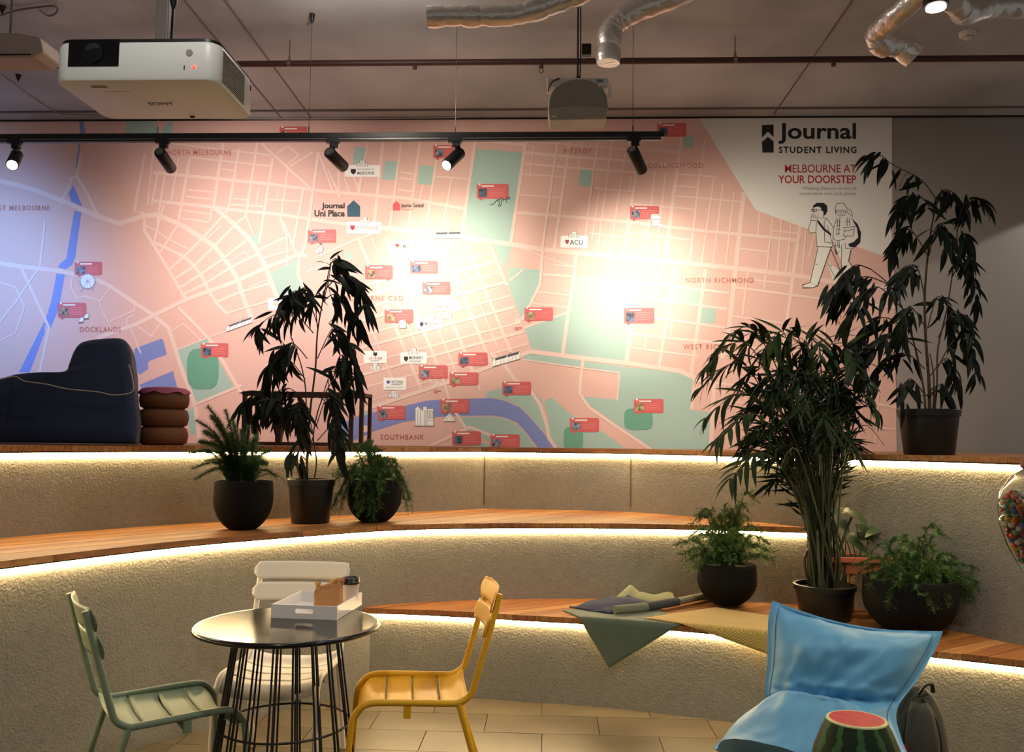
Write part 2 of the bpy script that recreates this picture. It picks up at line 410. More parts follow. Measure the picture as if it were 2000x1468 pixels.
roads = [
 # western freeway, docklands
 [(-60, 338), (60, 368), (140, 399), (190, 422), (233, 436), (281, 421), (306, 419), (352, 438), (397, 465), (420, 482), (434, 500), (450, 521), (465, 547), (473, 573), (485, 606), (494, 628), 9],
 [(160, 300), (150, 345), (172, 380), (186, 412), (196, 424), 6], [(134, 350), (148, 345), 4], [(118, 400), (140, 350), 4],
 [(416, 404), (436, 419), (458, 438), (485, 464), (504, 492), (519, 521), (532, 557), (545, 592), 9],
 [(282, 421), (282, 450), (300, 478), (329, 526), (363, 585), 6], [(302, 474), (329, 486), (359, 501), (376.5, 516), (394, 539), (405, 562), (422, 591), (445, 614), 6],
 [(-60, 505), (40, 520), (110, 528), (150, 536), (191, 547), (214, 558), (262, 591), (300, 615.5), (329, 640), (338, 667), (350, 706), (381, 790), (390, 862), 8],
 [(190, 660), (218, 650), (266, 633), (300, 615.5), (363, 585), (409, 568), (462, 549), (519, 523), (586, 496), (600, 500), 8],
 [(348, 600), (386, 638), (413, 667), (472, 769), 7], [(346, 682), (404, 660), (445, 645), 3], [(375, 792), (472, 752), 6],
 [(312, 493), (348, 438), 4], [(331, 526), (359, 501), (397, 463), (436, 421), 5], [(343, 543), (378, 520), (417, 482), (458, 440), 5],
 [(352, 561), (390, 537), (436, 505), (485, 466), 5], [(358, 574), (402, 553), (450, 522), (504, 495), 5], [(422, 590), (470, 570), (528, 553), 5], [(440, 612), (482, 600), (534, 585), 4],
 [(486, 560), (530, 545), 2], [(540, 470), (560, 458), (562, 520), 2.5], [(508, 487), (560, 462), (546, 424), 4], [(512, 505), (575, 485), 3.5], [(548, 424), (560, 448), (578, 495), 4],
 [(283, 440), (302, 448), (329, 466), (368, 486), 3], [(320, 400), (310, 434), (300, 476), 4], [(400, 470), (432, 440), 2.5], [(446, 511), (478, 492), (486, 500), 2.5],
 [(586, 496), (582, 535), (596, 566), 6], [(622, 298), (596, 480), (586, 500), 6], [(593, 366), (572, 480), 5], [(620, 500), (690, 470), (770, 440), 4], [(598, 530), (640, 515), 3],
 [(216, 560), (195, 588), (165, 578), (150, 583), (138, 560), (142, 537), 3], [(195, 588), (195, 596), (218, 645), 3], [(262, 593), (263, 606), (214, 628), 3], [(247, 637), (248, 622), (262, 614), 3],
 [(266, 635), (295, 656), (312, 632), 3], [(334, 647), (358, 632), (392, 664), 3], [(255, 640), (275, 690), 3],
 [(88, 430), (78, 520), (30, 590), (-10, 640), 4], [(40, 520), (96, 640), (70, 760), 5], [(-20, 545), (30, 560), (48, 600), (30, 650), (-10, 670), 3],
 # north melbourne
 [(300, 337), (428, 349), (525, 359), (640, 374), (793, 387), (910, 408), 6], [(300, 392), (417, 404), (450, 409), (552, 419), (640, 433), (745, 445), 6], [(371, 307), (528, 324), 3.5], [(334, 280), (530, 303), 3],
 [(436, 275), (417, 404), 6], [(467, 290), (446, 409), (436, 419), 5], [(503, 275), (480, 422), (458, 438), 5], [(533, 307), (506, 474), 5], [(562, 330), (549, 426), 4], [(371, 307), (348, 434), 5], [(349, 307), (334, 393), 3],
 [(322, 339), (307, 434), 4], [(308, 339), (296, 400), 4], [(283, 300), (262, 412), (282, 416), 4], [(300, 290), (288, 400), 3], [(365, 370), (416, 375), 3], [(363, 383), (414, 389), 3], [(356, 410), (411, 418), 3], [(354, 426), (406, 433), (412, 424), (413, 404), 3],
 [(455, 387.6), (486, 390), 3], [(452, 399), (515, 403), 4], [(523, 389), (588, 393), 3], [(434, 330), (460, 333), 3], [(506, 365), (500, 400), 2.5], [(544, 366), (540, 392), 2.5], [(538, 305), (607, 368), 5], [(566, 325), (612, 296), 3.5], [(562, 284), (583, 303), 3],
 [(583, 303), (560, 322), 3], [(540, 300), (562, 284), 3], [(500, 262), (520, 290), (538, 305), 4], [(480, 422), (494, 456), 3],
 # around the university
 [(745, 445), (838, 453), (906, 464), (1000, 477), (1060, 487), (1093, 490), (1217, 502), (1303, 510), (1424, 522), (1557, 538), (1601, 546), (1760, 566), 9],
 [(782, 336), (813, 340), 3], [(780, 347), (812, 351), 3], [(777, 370), (808, 374), 3], [(741, 381), (770, 385), 3], [(849, 344), (915, 349), 3], [(802, 432), (833, 434), 3],
 [(748, 275), (730, 444), 6], [(784, 275), (761, 446), 5], [(820, 275), (797, 448), 5], [(854, 302), (831, 453), 5], [(883, 345), (863, 455), 4], [(928, 275), (901, 464), 6], [(719, 275), (701, 378), 4], [(661, 280), (662, 384), 4],
 [(640, 330), (664, 384), 4], [(672, 345), (684, 378), 3], [(705, 345), (697, 380), 3], [(690, 345), (704, 378), 3], [(622, 298), (640, 345), (650, 375), 4], [(850, 262), (1340, 300), 2], [(826, 362), (818, 395), 3],
 # fitzroy, collingwood
 [(900, 270), (1025, 283), (1026, 298), (1116, 306), (1246, 315), (1350, 326), 5], [(1023, 319), (1113, 327), (1246, 337), 4], [(1017, 340), (1107, 345), 3], [(1162, 367), (1240, 374), 3], [(1015, 380), (1101, 386), 3],
 [(1010, 415), (1101, 422), (1235, 434), (1300, 442), (1378, 451), (1480, 461), (1562, 469), 6], [(1029, 262), (998, 476), 7], [(1090, 270), (1059, 487), 5], [(1113, 270), (1092, 422), (1082, 488), 6], [(1042, 285), (1035, 340), 3],
 [(1139, 270), (1128, 332), 2.5], [(1168, 270), (1139, 492), 4], [(1196, 270), (1166, 496), 3], [(1221, 300), (1190, 498), 3], [(1248, 300), (1217, 502), 5], [(1279, 334), (1260, 500), 3], [(1301, 332), (1280, 505), 3], [(1332, 262), (1300, 510), 5],
 [(1170, 373), (1156, 468), 3], [(1234, 345), (1228, 375), 2.5], [(1268, 290), (1335, 296), 3], [(1236, 398), (1330, 406), (1360, 409), 3], [(1318, 362), (1362, 366), 3], [(1320, 382), (1450, 394), 3], [(1326, 340), (1400, 345), 3],
 [(1150, 455), (1217, 462), 3], [(1215, 452), (1300, 462), (1350, 469), 3], [(1180, 480), (1183, 468), 3], [(1233, 434), (1228, 455), 2.5], [(1262, 436), (1258, 460), 2.5],
 [(1318, 355), (1300, 490), 5], [(1366, 340), (1347, 511), 4], [(1395, 345), (1370, 515), 3.5], [(1412, 360), (1392, 518), 3.5], [(1434, 375), (1417, 520), 3.5], [(1453, 375), (1424, 640), (1410, 700), 9], [(1380, 260), (1366, 345), 3],
 [(1484, 412), (1480, 460), 3], [(1509, 420), (1506, 462), 3], [(1527, 425), (1524, 465), 3], [(1545, 435), (1542, 466), 3], [(1504, 467), (1497, 532), 3.5], [(1523, 467), (1518, 532), 3.5], [(1543, 468), (1534, 536), 3.5], [(1563, 440), (1535, 640), (1528, 720), 7],
 [(1574, 451), (1566, 540), 3.5], [(1592, 452), (1580, 500), 3.5], [(1445, 485), (1500, 491), 3.5], [(1508, 450), (1562, 456), 3],
 # richmond
 [(1243, 555), (1300, 557), (1424, 572), 5], [(1436, 561), (1592, 582), (1750, 600), 5], [(1242, 580), (1420, 603), 5], [(1236, 612), (1277, 621), (1360, 632), (1417, 640), 5], [(1235, 651), (1300, 659), (1420, 671), 5], [(1232, 679), (1362, 695), 4],
 [(1472, 546), (1546, 555), 3.5], [(1427, 617), (1537, 631), 3.5], [(1426, 645), (1533, 658), 3.5], [(1421, 672), (1533, 686), 4], [(1412, 691), (1611, 704), 5], [(1548, 684), (1611, 693), 4], [(1254, 520), (1243, 556), 4], [(1190, 505), (1187, 540), 4],
 [(1319, 518), (1287, 716), 6], [(1315, 600), (1310, 655), 3], [(1378, 525), (1350, 732), 7], [(1461, 532), (1450, 617), 4], [(1495, 538), (1493, 564), 4], [(1262, 655), (1260, 680), 3], [(1243, 550), (1233, 630), (1224, 705), 8], [(1618, 588), (1605, 700), 4],
 [(1000, 477), (1060, 500), (1118, 520), 2], [(1128, 490), (1110, 612), (1099, 690), 7], [(1060, 487), (1055, 555), (1020, 625), 6], [(1056, 535), (1122, 540), 4], [(1050, 570), (1112, 577), 3], [(1040, 592), (1110, 600), 3], [(1122, 500), (1120, 520), (1082, 517), (1083, 500), 2.5],
 [(1024, 640), (1107, 610), 4], [(996, 548), (1022, 526), 4], [(1022, 648), (1000, 655), 3],
 [(1037, 686), (1137, 699), (1225, 709), (1327, 724), (1372, 744), 9], [(1022, 702), (1134, 718), (1210, 728), 3], [(1139, 700), (1134, 740), (1132, 768), (1150, 795), (1200, 830), (1275, 880), 6],
 [(1210, 728), (1205, 782), 3], [(1356, 740), (1350, 800), 4], [(1362, 745), (1352, 800), 3], [(1395, 745), (1388, 880), 8], [(1420, 720), (1410, 800), 3], [(1400, 780), (1480, 790), 3], [(1372, 744), (1500, 760), 4],
 [(1640, 776), (1751, 795), 5], [(1670, 832), (1750, 838), 4], [(1716, 770), (1709, 868), 3], [(1690, 740), (1676, 868), 3], [(1600, 704), (1590, 760), 4], [(1540, 640), (1610, 650), 4],
 # south bank
 [(960, 690), (985, 712), (1005, 740), (1038, 765), (1055, 790), (1068, 830), (1072, 855), (1090, 880), 7], [(877, 777), (890, 805), (912, 840), 6], [(820, 880), (918, 834), (965, 852), (985, 862), 6], [(855, 707), (877, 777), 5], [(906, 687), (938, 762), 5],
 [(700, 803), (885, 743), (965, 712), (1037, 686), 8], [(702, 790), (880, 730), 2.5]]
# the tilted downtown grid, clipped to its quarter
quad = [V((690, 462, 0)), V((962, 478, 0)), V((1036, 686, 0)), V((700, 800, 0))]
def cliplines(dirv, offs_, wds):
    out = []
    n = V((-dirv.y, dirv.x, 0))
    for o_, w_ in zip(offs_, wds):
        ts = []
        for i in range(4):
            a, b = quad[i], quad[(i + 1) % 4]; da, db = n.dot(a) - o_, n.dot(b) - o_
            if da * db < 0: ts.append(a + (b - a) * (da / (da - db)))
        if len(ts) == 2: out.append([(ts[0].x, ts[0].y), (ts[1].x, ts[1].y), w_])
    return out
dA = V((.966, -.257, 0)).normalized(); dB = V((.385, .923, 0)).normalized()
nA = V((-dA.y, dA.x, 0)); nB = V((-dB.y, dB.x, 0))
gA = [nA.dot(V((900, y, 0))) for y in (508, 528, 552, 574, 603, 627, 660, 680, 706)]
gB = [nB.dot(V((x, 600, 0))) for x in (708, 756, 782, 808, 838, 872, 914, 940, 962, 1008)]
roads += cliplines(dA, gA, [4, 6, 4, 6, 4, 6, 4, 6, 4]) + cliplines(dB, gB, [4, 6, 3, 6, 3, 6, 6, 3, 6, 7])
ro = stroke(roads, 3, 'road_network', M_road); ro['kind'] = 'stuff'
flat([[(700, 838), (712, 830), (726, 834), (728, 862), (722, 862), (718, 842), (708, 846), (706, 870), (700, 870)]], 3.61, 'jetty', M_road)
for p in (ell(396, 720, 31, 40, 28, .6), ell(1247, 818, 28, 21, 28, .5), ell(1120, 856, 19, 23, 28, .5)): flat([p], 3.75, 'sports_oval', M_oval)
flat([[(1363, 227), (1476, 410), (1742, 506), (1742, 224)]], 4, 'white_corner_print', M_white)

for s, b in (('NORTH MELBOURNE', (327, 292, 452, 303)), ('FITZROY', (1102, 290, 1156, 300)), ('COLLINGWOOD', (1266, 318, 1373, 328)), ('DOCKLANDS', (156, 638, 236, 648)),
             ('MELBOURNE CBD', (664, 577, 787, 587)), ('NORTH RICHMOND', (1339, 542, 1472, 552)), ('WEST RICHMOND', (1334, 672, 1457, 682)), ('SOUTHBANK', (743, 848, 828, 858)),
             ('WEST MELBOURNE', (-24, 401, 97, 411)), ('AN', (1631, 615, 1648, 623)), ('RA', (1636, 626, 1652, 634))):
    text(s, b, 4.2, M_text, bold=.012, space=1.25)

# logo, headline
def house(x0, y0, x1, y1, m, l=5): flat([[((x0 + x1) / 2, y0), (x1, y0 + (y1 - y0) * .36), (x1, y1), (x0, y1), (x0, y0 + (y1 - y0) * .36)]], l, 'house_emblem', m)
flat([[(1488, 244), (1511, 243), (1511, 268), (1500, 257), (1488, 269)], [(1488, 277), (1500, 267), (1511, 276), (1511, 298), (1489, 298)]], 5, 'house_emblem', M_ink)
text('Journal', (1520, 240, 1672, 281), 5, M_ink, bold=.022)
text('STUDENT LIVING', (1521, 286, 1673, 299), 5, M_ink, bold=.03, space=1.2)
text('MELBOURNE AT', (1533, 321, 1672, 337), 5, M_crim, bold=.008)
text('YOUR DOORSTEP', (1520, 342, 1672, 358), 5, M_crim, bold=.018)
text('Walking distance to lots of', (1568, 364, 1672, 373), 5, M_grey)
text('universities and cool places', (1562, 374, 1672, 383), 5, M_grey)
house(678, 391, 703, 423, M_navy)
text('Journal', (628, 396, 673, 410), 5, M_ink, bold=.03)
text('Uni Place', (614, 410, 673, 423), 5, M_ink, bold=.03)
house(767, 392, 781, 411, mat('print_coral', (226, 76, 84), .55))
text('Journal Central', (783, 397, 827, 407), 5, M_ink, bold=.015)
text('coming soon', (783, 407, 806, 411), 5, M_red)

# callout cards with a thumbnail and a heading
thumb = mat('thumbnail_print', (150, 160, 180), .6, var=.9, vscale=38, c2=(46, 40, 34), detail=2)
thumb2 = mat('thumbnail_print_warm', (206, 176, 130), .6, var=.9, vscale=34, c2=(50, 44, 48), detail=2)
thumb3 = mat('thumbnail_print_blue', (100, 118, 150), .6, var=.9, vscale=26, c2=(36, 34, 34), detail=2)
cards = [(146, 511, 199, 537, 1), (113, 591, 168, 620, 1), (392, 670, 446, 697, 1), (601, 448, 656, 474, 1), (713, 518, 767, 545, -1), (801, 509, 855, 534, 0), (825, 550, 879, 575, 0), (751, 604, 807, 630, -1),
         (931, 359, 993, 388, 1), (846, 283, 886, 309, 1), (546, 247, 600, 266, 0), (1284, 240, 1340, 267, 0), (1230, 402, 1287, 428, 1), (1024, 600, 1080, 626, 1), (1219, 601, 1278, 631, 1), (1113, 816, 1170, 843, 1),
         (1238, 779, 1296, 806, 1), (895, 688, 952, 714, 1), (818, 713, 874, 739, 1), (878, 727, 934, 752, 1), (981, 745, 1037, 771, 1), (736, 792, 792, 819, 1), (860, 779, 916, 806, 1), (883, 842, 939, 869, 0), (958, 848, 1015, 875, 0)]
for i, (x0, y0, x1, y1, tail) in enumerate(cards):
    ps = [rnd_rect(x0, y0, x1, y1, 3)]
    if tail: tx = x0 + 10 if tail > 0 else x1 - 10; ps.append([(tx - 5, y1 - .5), (tx + 5, y1 - .5), (tx - 3 * tail, y1 + 4)])
    c = flat(ps, 5, 'callout_card', M_red)
    flat([[(x0 + 4, y0 + 9), (x0 + 20, y0 + 9), (x0 + 20, y1 - 3), (x0 + 4, y1 - 3)]], 6, 'thumbnail_print', (thumb, thumb2, thumb3)[i % 3], c)
    flat([[(x0 + 10, y0 + 3), (x0 + 34, y0 + 3), (x0 + 34, y0 + 5.4), (x0 + 10, y0 + 5.4)], [(x0 + 4, y0 - 1), (x0 + 7.5, y0 - 1), (x0 + 7.5, y0 + 3.5), (x0 + 5.7, y0 + 2), (x0 + 4, y0 + 3.5)]], 6, 'heading_line', M_card, c)
    flat([[(x0 + 24, y0 + 9 + 3.4 * k), (x1 - 5 - (k * 7) % 5, y0 + 9 + 3.4 * k), (x1 - 5 - (k * 7) % 5, y0 + 10 + 3.4 * k), (x0 + 24, y0 + 10 + 3.4 * k)] for k in range(int((y1 - y0 - 11) / 3.4))], 6, 'body_line', M_redl, c)
# white university cards with a small building drawing
def tower_icon(cx, y1, parent, up=True):
    L = []
    for a, b, h in ((-5, 5, 13), (-10, -5, 8), (5, 10, 8)):
        L.append([(cx + a, y1), (cx + a, y1 - h), (cx + b, y1 - h), (cx + b, y1), .8])
    for a in (-2.5, 0, 2.5): L.append([(cx + a, y1 - 1), (cx + a, y1 - 11), .6])
    for a in (-7.5, 7.5): L.append([(cx + a, y1 - 1), (cx + a, y1 - 6), .6])
    flat([[(cx - 10, y1), (cx - 10, y1 - 8), (cx - 5, y1 - 8), (cx - 5, y1 - 13), (cx + 5, y1 - 13), (cx + 5, y1 - 8), (cx + 10, y1 - 8), (cx + 10, y1)]], 6.2, 'building_drawing', M_card, parent)
    stroke(L, 6.6, 'building_outline', M_grey, parent)
logos = [((673, 322, 742, 345), 708, 326, [('THE UNIVERSITY OF', (698, 329, 731, 332), M_grey), ('MELBOURNE', (698, 335, 731, 341), M_ink)], (685, 330, 695, 341, M_ink)),
         ((677, 433, 745, 456), 712, 437, [('TRINITY COLLEGE', (696, 441, 739, 446), M_grey), ('THE UNIVERSITY OF MELBOURNE', (696, 447.5, 738, 449.5), M_grey)], (684, 440, 693, 450, M_crim)),
         ((765, 470, 811, 493), 787, 507, [('RMIT', (781, 476, 801, 485), M_grey), ('UNIVERSITY', (782, 487, 800, 489), M_grey)], (772, 476, 779.5, 483.5, mat('print_vermilion', (230, 60, 40)))),
         ((1095, 460, 1148, 483), 1121, 465, [('ACU', (1113, 468, 1138, 478), M_ink), ('AUSTRALIAN CATHOLIC UNIVERSITY', (1104, 479, 1138, 481), M_grey)], (1104, 468, 1111, 477, M_crim)),
         ((850, 585, 898, 607), 872, 622, [('navitas', (853, 594, 879, 601), M_grey)], None),
         ((812, 622, 863, 643), 838, 626, [('MONASH', (830, 628, 856, 635), M_grey), ('College', (830, 636, 849, 641), M_grey)], (820, 629, 827, 638, M_ink)),
         ((710, 685, 756, 709), 733, 722, [('LA TROBE', (721, 697, 746, 702), M_crim), ('UNIVERSITY', (724, 703, 741, 705.5), M_ink)], (729, 688, 737, 696, M_ink)),
         ((782, 688, 834, 710), 808, 693, [('MONASH', (799, 695, 825, 701.5), M_ink), ('University', (799, 702, 823, 708.5), M_grey)], (789, 696, 797, 706, M_ink)),
         ((749, 737, 794, 761), 769, 776, [('VICTORIA', (764, 743, 787, 747.5), M_ink), ('UNIVERSITY', (764, 748.5, 787, 752), M_ink), ('MELBOURNE AUSTRALIA', (754, 755, 787, 757), M_grey)], (755, 743, 761.5, 749.5, mat('print_cobalt', (50, 90, 170)))),
         ((524, 582, 562, 605), 0, 0, [('english', (534, 589, 556, 599), mat('print_orange', (226, 150, 96)))], None)]
for box, cx, cy, txt, em in logos:
    c = flat([rnd_rect(*box, 2)], 5, 'logo_card', M_card)
    if cx: tower_icon(cx, cy, c)
    for s, b, m in txt: text(s, b, 6, m, c, bold=.012)
    if em:
        x0, y0, x1, y1, m = em
        flat([[(x0, y0), (x1, y0), (x1, y0 + .6 * (y1 - y0)), ((x0 + x1) / 2, y1), (x0, y0 + .6 * (y1 - y0))]], 6, 'crest_print', m, c)
# drawings: trams, wheel, skates, pineapple, kangaroo, towers, spire, coffee cup, signs
def quadpts(x0, y0, x1, y1, h, sk=0): return [(x0, y0), (x1, y1), (x1 + sk, y1 + h), (x0 + sk, y0 + h)]
def tram(x0, y0, x1, y1, h):
    c = flat([quadpts(x0, y0, x1, y1, h)], 6, 'tram_drawing', M_card)
    ux, uy = (x1 - x0), (y1 - y0)
    flat([[(x0 + ux * a, y0 + uy * a), (x0 + ux * b, y0 + uy * b), (x0 + ux * b, y0 + uy * b + h * .3), (x0 + ux * a, y0 + uy * a + h * .3)] for a, b in ((.1, .52), (.55, .97))], 6.6, 'tram_roof_band', mat('print_charcoal', (70, 72, 76)), c)
    L = [quadpts(x0, y0, x1, y1, h) + [(x0, y0), .8]]
    for a in (.12, .3, .42, .6, .72, .86): L.append([(x0 + ux * a, y0 + uy * a + h * .35), (x0 + ux * a, y0 + uy * a + h * .95), .7])
    L.append([(x0 + ux * .62, y0 + uy * .62), (x0 + ux * .66, y0 + uy * .66 - 4), (x0 + ux * .7, y0 + uy * .7 - 3.4), .7])
    stroke(L, 6.8, 'tram_outline', M_grey, c)
tram(846, 454, 901, 453, 12); tram(442, 637, 492, 619, 11); tram(962, 701, 1015, 686, 15)
c = flat([ell(171, 549, 14, 14)], 6, 'wheel_drawing', M_card)
stroke([[(x, y) for x, y in ell(171, 549, 14, 14)] + [(185, 549), 1.2]] + [[(171, 549), (171 + 14 * math.cos(a * PI / 6), 549 + 14 * math.sin(a * PI / 6)), .7] for a in range(12)] + [[(171, 549), (160, 567), (156, 569), 1], [(171, 549), (182, 567), (186, 569), 1]] +
       [[(171 + 15 * math.cos(a * PI / 9), 549 + 15 * math.sin(a * PI / 9)), (171 + 17 * math.cos(a * PI / 9), 549 + 17 * math.sin(a * PI / 9)), 1.4] for a in range(18)], 6.6, 'wheel_outline', mat('print_steel', (150, 164, 190)), c)
for dx, dy in ((0, 0), (10, -7)):
    c = flat([[(154 + dx, 624 + dy), (160 + dx, 618 + dy), (164 + dx, 622 + dy), (162 + dx, 628 + dy), (154 + dx, 629 + dy)]], 6, 'skate_drawing', M_card)
    stroke([[(154 + dx, 624 + dy), (160 + dx, 618 + dy), (164 + dx, 622 + dy), (162 + dx, 628 + dy), (154 + dx, 629 + dy), (154 + dx, 624 + dy), .8], [(153 + dx, 631 + dy), (164 + dx, 630 + dy), 1]], 6.6, 'skate_outline', M_grey, c)
c = flat([ell(619, 491, 4.5, 4.5), ell(626, 486, 5, 7)], 6, 'fruit_drawing', M_card)
stroke([ell(619, 491, 4.5, 4.5) + [(623.5, 491), .7], ell(626, 486, 5, 7) + [(631, 486), .7], [(622, 490), (630, 482), .5], [(622, 484), (630, 490), .5], [(626, 479), (623, 474), .9], [(626, 479), (629, 473), .9], [(626, 479), (626, 472), .9]], 6.6, 'fruit_outline', M_grey, c)
stroke([[(957, 400), (964, 398), (970, 391), (978, 387), (986, 390), (993, 386), 1.3], [(990, 384), (996, 385), (995, 389), (990, 389), (990, 384), 1], [(972, 391), (976, 397), (973, 403), (976, 404), 1.1], [(980, 391), (979, 398), (977, 402), 1.1], [(988, 390), (990, 396), 1], [(974, 388), (976, 393), .8], [(978, 387), (979, 392), .8], [(982, 388), (983, 393), .8]], 6.6, 'kangaroo_drawing', mat('print_charcoal', (70, 72, 76)))
c = flat([[(811, 798), (816, 793), (821, 799), (821, 798), (826, 801), (826, 794), (834, 794), (834, 798), (847, 798), (847, 831), (811, 831)]], 6, 'skyline_drawing', M_card)
stroke([[(811, 831), (811, 798), (816, 792), (821, 799), (821, 831), .8], [(821, 801), (826, 801), (826, 794), (834, 794), (834, 831), .8], [(834, 798), (847, 798), (847, 831), .8], [(816, 800), (816, 831), .6], [(829, 800), (829, 831), .6], [(831, 800), (831, 831), .6], [(836, 821), (846, 821), .7], [(808, 832), (850, 832), .8]] + [[(836 + 2.4 * k, 801), (836 + 2.4 * k, 818), .8] for k in range(5)], 6.6, 'skyline_outline', M_grey, c)
c = flat([[(866, 818), (878, 806), (880, 806), (889, 817), (888, 822), (867, 822)]], 7, 'spire_drawing', M_card)
stroke([[(879, 784), (880, 806), 1.2], [(866, 818), (878, 806), (889, 817), 1], [(866, 818), (872, 819), (880, 808), (884, 819), (889, 817), .7], [(867, 823), (889, 823), .8]], 7.4, 'spire_outline', M_grey, c)
c = flat([[(1271, 420), (1273, 418), (1288, 418), (1290, 421), (1290, 428), (1288, 428), (1287, 441), (1273, 441), (1272, 428), (1271, 428)], ell(1289, 440, 5.5, 4)], 7, 'cup_drawing', M_card)
stroke([[(1271, 420), (1290, 420), (1290, 428), (1271, 428), (1271, 420), .8], [(1272, 428), (1273, 441), (1286, 441), .8], [(1280, 428), (1280, 434), .7], ell(1289, 440, 5.5, 4) + [(1294.5, 440), .7]], 7.4, 'cup_outline', M_grey, c)
c = flat([[(779, 626), (788, 624), (793, 627), (793, 640), (780, 641)]], 7, 'poster_drawing', M_card)
stroke([[(779, 626), (788, 624), (793, 627), (793, 640), (780, 641), (779, 626), .8], [(782, 631), (784, 634), (788, 629), .8]], 7.4, 'poster_outline', M_grey, c)
for cx, y in ((1012, 622), (854, 745)):
    c = flat([rnd_rect(cx - 4, y, cx + 4, y + 8, 1.5)], 6, 'train_drawing', M_road)
    stroke([rnd_rect(cx - 4, y, cx + 4, y + 8, 1.5) + [(cx + 4, y + 2), .7], [(cx - 5, y + 13), (cx - 2, y + 8), .7], [(cx + 5, y + 13), (cx + 2, y + 8), .7]], 6.6, 'train_outline', M_card, c)
    flat([[(cx - 7, y + 17), (cx + 7, y + 17), (cx + 7, y + 18.6), (cx - 7, y + 18.6)], [(cx - 7, y + 20.5), (cx + 1, y + 20.5), (cx + 1, y + 22), (cx - 7, y + 22)]], 6, 'caption_line', M_red, c)
# the two walking figures
def zz(pts): return [(1380 + x / 3.864, 220 + y / 3.864) for x, y in pts]
fig = flat([zz([(800, 700), (830, 682), (900, 690), (912, 740), (880, 795), (905, 795), (950, 860), (950, 1000), (940, 1012), (905, 1110), (1010, 1200), (970, 1310), (905, 1120), (838, 1300), (800, 1320), (720, 1310), (780, 1280), (842, 1012), (832, 1010), (826, 905), (775, 905), (768, 870), (790, 800), (800, 760), (808, 752)]),
            zz([(968, 720), (985, 685), (1035, 682), (1060, 720), (1050, 770), (1040, 790), (1110, 830), (1160, 900), (1150, 990), (1090, 1030), (1070, 1110), (1100, 1180), (1030, 1250), (1015, 1110), (985, 1060), (960, 1000), (955, 880), (985, 800), (975, 760)])], 5, 'walking_figures', M_white)
ink = [[(806, 712), (800, 735), (810, 750), (808, 765), (830, 790)], [(880, 740), (884, 760), (880, 795)], [(800, 762), (788, 790), (790, 812), (820, 815), (838, 800), (845, 775)], [(800, 775), (812, 795), (828, 790)], [(790, 812), (768, 880), (780, 908), (826, 900)], [(828, 815), (826, 900), (832, 1010), (945, 1014), (955, 985), (890, 975)], [(880, 795), (850, 795)],
       [(885, 800), (905, 795), (960, 870)], [(910, 850), (925, 900), (948, 980)], [(905, 800), (888, 820), (892, 975)], [(842, 1014), (782, 1280), (838, 1305), (905, 1110), (940, 1014)], [(782, 1282), (722, 1300), (722, 1322), (800, 1320), (838, 1305)], [(938, 1030), (1012, 1200)], [(905, 1115), (970, 1245)], [(820, 1138), (830, 1146), (840, 1142)], [(930, 1148), (938, 1155), (946, 1150)],
       [(792, 728), (792, 742), (806, 744), (806, 728), (792, 728)], [(812, 728), (814, 744), (832, 744), (832, 728), (812, 728)], [(832, 733), (868, 735)], [(835, 765), (842, 762)],
       [(968, 720), (985, 685), (1035, 682), (1060, 720), (1090, 740), (1102, 785), (1070, 760), (1056, 735)], [(970, 720), (975, 762), (1000, 780), (1040, 775), (1052, 735)], [(976, 735), (978, 750), (1000, 750), (1000, 735), (976, 735)], [(1010, 735), (1012, 750), (1034, 750), (1036, 735), (1010, 735)], [(1000, 765), (1015, 768), (1025, 760)],
       [(985, 790), (960, 870), (955, 950), (985, 965), (1040, 955), (1055, 930)], [(990, 800), (980, 930)], [(1005, 790), (998, 930)], [(1078, 795), (1080, 850)], [(1060, 790), (1060, 855)], [(985, 820), (1015, 822)], [(983, 850), (1012, 852)], [(982, 880), (1010, 882)], [(980, 910), (1008, 912)], [(1050, 820), (1082, 822)],
       [(1030, 870), (1118, 858), (1105, 930), (1030, 930), (1045, 880)], [(1035, 895), (1110, 880)], [(1045, 985), (1050, 1025), (1110, 1020)], [(1018, 1000), (1020, 1080), (1015, 1120), (1025, 1250)], [(1090, 1030), (1070, 1120), (1110, 1170)], [(960, 1000), (980, 1070), (1000, 1040)], [(970, 970), (975, 1030), (990, 1070)], [(985, 970), (995, 1020)], [(1000, 965), (1003, 1020)], [(960, 1000), (1005, 1005)]]
stroke([zz(p) for p in ink], 6, 'figure_outline', M_ink, fig, .95)
flat([zz([(800, 705), (830, 680), (885, 680), (910, 702), (912, 740), (898, 770), (884, 776), (882, 745), (868, 738), (862, 715), (835, 708), (806, 716)])], 6.4, 'figure_hair', M_ink, fig)
flat([zz([(832, 812), (845, 812), (890, 870), (938, 910), (940, 930), (880, 885), (838, 830)])], 6.4, 'figure_strap', M_ink, fig)
flat([zz([(1095, 795), (1140, 840), (1166, 905), (1160, 980), (1120, 1015), (1080, 1012), (1068, 990), (1110, 975), (1145, 940), (1135, 870), (1110, 825)])], 6.4, 'figure_backpack', M_ink, fig)

# ------------------------------------------------------------------ ceiling services
M_black = mat('black_metal', (20, 20, 21), .42, spec=.4)
M_pipe = mat('red_oxide_pipe', (66, 36, 30), .55)
M_foil = mat('foil_duct', (226, 220, 214), .3, metal=.75, bump=.6, bscale=30)
M_galv = mat('galvanised', (140, 136, 130), .35, metal=.9)
M_offw = mat('appliance_white', (214, 208, 196), .45)
M_wire = mat('steel_wire', (92, 84, 78), .4, metal=.7)
M_glow = mat('lamp_glow', (255, 240, 214), .5, emit=60)

